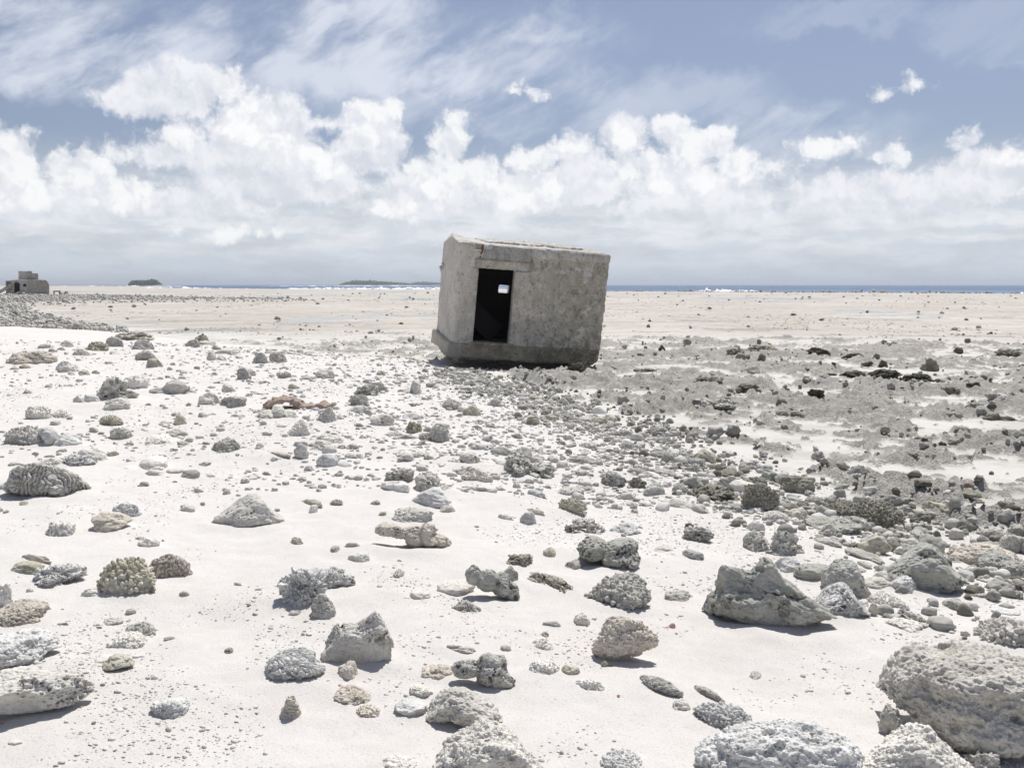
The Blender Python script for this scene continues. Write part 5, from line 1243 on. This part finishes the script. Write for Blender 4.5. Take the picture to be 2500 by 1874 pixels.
# ------------------------------------------------------------------ brown husk, scraps
def build_husk():
    x, y, z = at(600 + 300 * .3165, 900 + 318 * .3165); d = math.hypot(x, y); k = d / FP * .3165
    A, B = 160 * k, 92 * k; L = 1.6 * A
    def shell(P):      # a curl of old wood, open towards the viewer, with a ragged flat tail
        n = .034 * fbm3(P * 9, 5, 5, .7) + .016 * n3(P * (14, 40, 40), 8)
        r = np.sqrt((P[:, 0] / A) ** 2 + (np.maximum(P[:, 2] + .02, 0) / B) ** 2)
        f = np.maximum(np.abs(r - .86) * B - 12 * k, np.abs(P[:, 1] - L / 2 - .2 * P[:, 0]) - L / 2); f = np.maximum(f, -P[:, 2] - .05) + n
        t = bx(P, (A * .55, .0, -.03), (A * 2.35, L * .7, 30 * k)) + .05 * fbm3(P * 7, 4, 9, .6) + .35 * np.clip(P[:, 0] - A * 1.5, 0, 9) * .12
        return np.minimum(f, t)
    o = obj('driftwood', mesh('driftwood', *surface(shell, (-A * 1.2, -.15, -.08), (A * 2.6, L * 1.35, B * 1.25), .014, 2)), M['rust'], loc=(x, y, z + .0), rot=(0, 0, -math.atan2(x, y)))
    PLACED.append((x + A * .6, y + .1, A * 1.4))
    tag(o, 'red brown curl of old wood with a ragged flat tail lying on the sand', 'driftwood')
def build_scraps():
    rng = np.random.RandomState(4)
    for (px, py, s_, lab) in ((42, 839, 7, 'tiny red scrap on the white beach far left'), (398 + 600 * 0, 1321, 7, 'tiny orange red chip right of the white leaning lump'), (830, 1675, 9, 'tiny pink coral chip among the cream crumbs'), (1510, 1700, 9, 'tiny reddish chip in the lower middle sand'), (1642, 1531, 16, 'pinkish banded pebble right of the egg shaped boulder'), (3, 1766, 10, 'small pink chip under the left edge boulder')):
        x, y, z = at(px, py); d = math.hypot(x, y); sz = s_ * d / FP
        V, F = stone('plain', sz * .5, sz * .4, sz * .45, int(px), 3); o = obj('coral_chip', mesh('coral_chip', V, F), M['pink'], loc=(x, y, z + sz * .3))
        tag(o, lab, 'chip')

# ------------------------------------------------------------------ ruins on the left bank
def ruin_frame(px, py):
    x, y, _ = ground0(px, py)[0], ground0(px, py)[1], 0; d = math.hypot(x, y); return x, y, d
def build_ruins():
    cm = concrete_material('ruin_concrete', (.44, .42, .38), (.26, .25, .215), .5); dk = concrete_material('ruin_dark_concrete', (.24, .23, .20), (.15, .145, .12), .4)
    x, y, d = ruin_frame(64, 722); k = d / FP * .2893         # metres for one unit of the enlargement
    root = bpy.data.objects.new('ruined_bunker', None); COL.objects.link(root); root.location = (x, y, 0); root.rotation_euler = (0, 0, -math.atan2(x, y))
    tag(root, 'distant ruined grey bunker with a square turret on the left horizon', 'bunker')
    X = lambda zx: (zx - 221) * k; Z = lambda zy: (288 - zy) * k + .05
    rg = lambda P: .10 * fbm3(P * .9, 4, 3, .6)
    def body(P):
        f = bx(P, (X(125), 0, -.5), (X(382), 5.5, Z(170))) + rg(P)
        f = np.maximum(f, ((P[:, 0] - X(382)) * .9 + (P[:, 2] - Z(205)) * .5 + .0))
        f = np.maximum(f, -(bx(P, (X(125) + .5, .55, -.5), (X(382) - .5, 5, Z(195)))))
        f = np.maximum(f, -np.maximum(bx(P, (X(140), -1, -.6), (X(179), 1.2, Z(205))), 0 * P[:, 0] - 9)); f = np.maximum(f, -(np.linalg.norm((P - (X(160), 0, Z(205)))[:, [0, 2]], axis=1) - 20 * k) * (np.abs(P[:, 1]) < 1.2) + -9 * (np.abs(P[:, 1]) >= 1.2))
        f = np.maximum(f, -bx(P, (X(203), -1, Z(220)), (X(225), 1.2, Z(200)))); return f
    def turret(P):
        f = bx(P, (X(176), 1.0, Z(172)), (X(309), 3.6, Z(103))) + .6 * rg(P)
        f = np.maximum(f, -bx(P, (X(268), -1, Z(120)), (X(340), 6, 9))); return np.maximum(f, -bx(P, (X(176) + .5, 1.5, Z(160)), (X(309) - .5, 3.1, 9)))
    def wing(P): return np.maximum(bx(P, (X(86), 1.0, -.5), (X(128), 4.5, Z(176))) + .7 * rg(P), -bx(P, (X(92), .2, Z(222)), (X(118), 1.8, Z(180))))
    st = .13
    obj('wall', mesh('wall', *surface(body, (X(120), -.3, -.6), (X(392), 6, Z(160)), st)), cm, root)
    obj('turret', mesh('turret', *surface(turret, (X(170), .7, Z(176)), (X(316), 4, Z(96)), .09)), cm, root)
    obj('side_wing', mesh('side_wing', *surface(wing, (X(80), .6, -.6), (X(132), 4.8, Z(168)), .11)), dk, root)
    def ledge(P): return bx(P, (X(240), -.35, -.3), (X(386), .2, Z(272))) + .3 * rg(P)
    obj('ledge', mesh('ledge', *surface(ledge, (X(235), -.5, -.4), (X(392), .4, Z(266)), .11)), cm, root)
    bpy.context.view_layer.update()
    for (x0, z0, x1, z1, w_, t_, yy, mt, lab) in ((5, 318, 132, 262, 1.1, .32, -2.2, dk, 'long dark slab leaning up to the ruined bunker from the left'), (128, 288, 212, 245, 1.0, .30, -1.8, dk, 'shorter dark slab leaning under the bunker doorway'),
                                                 (30, 268, 120, 214, 1.4, .5, -.6, cm, 'pale triangular slab fallen against the bunker wing')):
        L = math.hypot(x1 - x0, z1 - z0) * k; F_ = lambda P: bx(P, (-L / 2, -w_ / 2, -t_ / 2), (L / 2, w_ / 2, t_ / 2)) + .4 * rg(P)
        o = obj('concrete_slab', mesh('concrete_slab', *surface(F_, (-L / 2 - .2, -w_ / 2 - .2, -t_ / 2 - .2), (L / 2 + .2, w_ / 2 + .2, t_ / 2 + .2), .11)), mt)
        o.matrix_world = root.matrix_world @ Matrix.Translation(((X(x0) + X(x1)) / 2, yy, max((Z(z0) + Z(z1)) / 2, .15))) @ Matrix.Rotation(-math.atan2(z0 - z1, x1 - x0), 4, 'Y')
        tag(o, lab, 'slab')
    x, y, d = ruin_frame(139, 720.5); k2 = d / FP * .2893
    def arch(P): return np.maximum(bx(P, (-26 * k2, -.5, -.4), (26 * k2, .5, 36 * k2)) + .5 * rg(P), -bx(P, (-14 * k2, -2, -.5), (14 * k2, 2, 25 * k2)))
    o = obj('concrete_arch', mesh('concrete_arch', *surface(arch, (-30 * k2, -.7, -.5), (30 * k2, .7, 40 * k2), .1)), dk, loc=(x, y, 0), rot=(0, 0, -math.atan2(x, y)))
    tag(o, 'small dark concrete frame with an opening right of the ruined bunker', 'frame')
    for (zx, zy, w_, h_, lab) in ((540, 276, 42, 22, 'low dark block of debris right of the small concrete frame'), (562, 274, 14, 30, 'short dark post of debris at the end of the ruin line')):
        x, y, d = ruin_frame(zx * .2893, 640 + zy * .2893); a, h = w_ * k2 / 2, h_ * k2
        G = lambda P: bx(P, (-a, -.35, -.3), (a, .35, h)) + .8 * rg(P)
        o = obj('concrete_block', mesh('concrete_block', *surface(G, (-a - .2, -.6, -.4), (a + .2, .6, h + .2), .09)), dk, loc=(x, y, 0)); tag(o, lab, 'block')

# ------------------------------------------------------------------ wooded islands on the horizon
def leaf_material():
    m, w, b = material('island_foliage'); geo = w.new('ShaderNodeNewGeometry'); t = w.new('ShaderNodeAttribute', attribute_name='tone').outputs['Fac']
    c = w.mix(t, (.07, .13, .045), (.17, .25, .09)); w.put(b.inputs['Base Color'], c); return m
def build_island(name, dist, x0, x1, y0, prof, seed, mat, label):
    """prof: height in photo pixels along the island's length"""
    a0, a1 = azel(x0, 695)[0], azel(x1, 695)[0]; k = dist / FP; rng = np.random.RandomState(seed); n = int((x1 - x0) * 16)
    u = rng.rand(n); a = a0 + (a1 - a0) * u; top = np.interp(u, [p[0] for p in prof], [p[1] for p in prof]) * k
    dep = rng.uniform(-.5, .5, n) * (x1 - x0) * k * .35 * np.sin(np.pi * np.clip(u, .05, .95)); q = rng.rand(n) ** .6
    lum = .88 + .35 * n2(u * 40, u * 0, seed); zc = .8 + (top * lum - 1.2).clip(.6) * q; s = k * rng.uniform(.9, 2.2, n)
    V0, F0 = ico(1); nv = len(V0); c = np.stack([(dist + dep) * np.sin(a), (dist + dep) * np.cos(a), zc], 1)
    P = V0[None] * (s[:, None, None] * np.array([1.1, 1.1, .75])) * (1 + .45 * rng.uniform(-1, 1, (n, nv, 1))) + c[:, None, :]
    FF = (F0[None] + (np.arange(n) * nv)[:, None, None]).reshape(-1, 3)
    root = bpy.data.objects.new(name, None); COL.objects.link(root); tag(root, label, 'island')
    o = obj('woodland', mesh('woodland', P.reshape(-1, 3), FF, False, {'tone': np.repeat(rng.rand(n), nv)}), mat, root); o['kind'] = 'stuff'
    t = np.linspace(0, 2 * np.pi, 60, endpoint=False); am = (a0 + a1) / 2; hw = (x1 - x0) * k / 2
    ring = []
    for (f, z) in ((1.12, -1.5), (1.03, .4), (.9, 1.2), (0.02, 1.6)):
        ring.append(np.stack([np.cos(t) * hw * f, np.sin(t) * hw * .4 * f, np.full(60, z)], 1))
    V = np.concatenate(ring); F = [(r * 60 + j, r * 60 + (j + 1) % 60, (r + 1) * 60 + (j + 1) % 60, (r + 1) * 60 + j) for r in range(3) for j in range(60)]
    ms, w, b = material('island_sand'); w.put(b.inputs['Base Color'], (.50, .47, .42, 1))
    obj('shore', mesh('shore', V, F), ms, root, loc=(dist * math.sin(am), dist * math.cos(am), 0), rot=(0, 0, -am))
def build_islands():
    lm = leaf_material()
    build_island('wooded_island', 1700, 315, 394, 694, [(0, 5), (.06, 11), (.25, 14), (.4, 12.5), (.55, 13), (.72, 16), (.85, 13.5), (.95, 8), (1, 4)], 3, lm, 'small wooded island on the horizon behind the left surf')
    build_island('wooded_island', 2600, 830, 998, 695, [(0, 2), (.08, 7), (.2, 12), (.4, 12), (.6, 10), (.8, 7.5), (1, 5)], 4, lm, 'long low wooded island on the horizon left of the pillbox')
    build_island('wooded_island', 3300, 1000, 1088, 695, [(0, 4), (.15, 7), (.4, 8), (.7, 6.5), (1, 4)], 5, lm, 'fainter low island touching the right end of the long one')
def build_haze():
    m = bpy.data.materials.new('haze'); m.use_nodes = True; w = NT(m.node_tree); w.n.clear(); out = w.new('ShaderNodeOutputMaterial')
    v = w.new('ShaderNodeVolumePrincipled'); v.inputs['Color'].default_value = (.80, .86, .95, 1); v.inputs['Density'].default_value = .00020; v.inputs['Anisotropy'].default_value = .3
    w.l.new(v.outputs[0], out.inputs['Volume'])
    a, b, h0, h1 = 17000, -2800, -5.0, 40.0
    V = [(-a, b, h0), (a, b, h0), (a, a, h0), (-a, a, h0), (-a, b, h1), (a, b, h1), (a, a, h1), (-a, a, h1)]
    F = [(0, 3, 2, 1), (4, 5, 6, 7), (0, 1, 5, 4), (1, 2, 6, 5), (2, 3, 7, 6), (3, 0, 4, 7)]
    tag(obj('haze', mesh('haze', V, F, False), m), kind='stuff')

# ------------------------------------------------------------------ build
build_pillbox(); build_ruins(); build_islands()
build_table(); build_husk(); build_scraps()
cobble_bank(); flat_stones(); beach_bits()
build_ground(); build_water(); build_sea()
build_scatter(); build_haze()
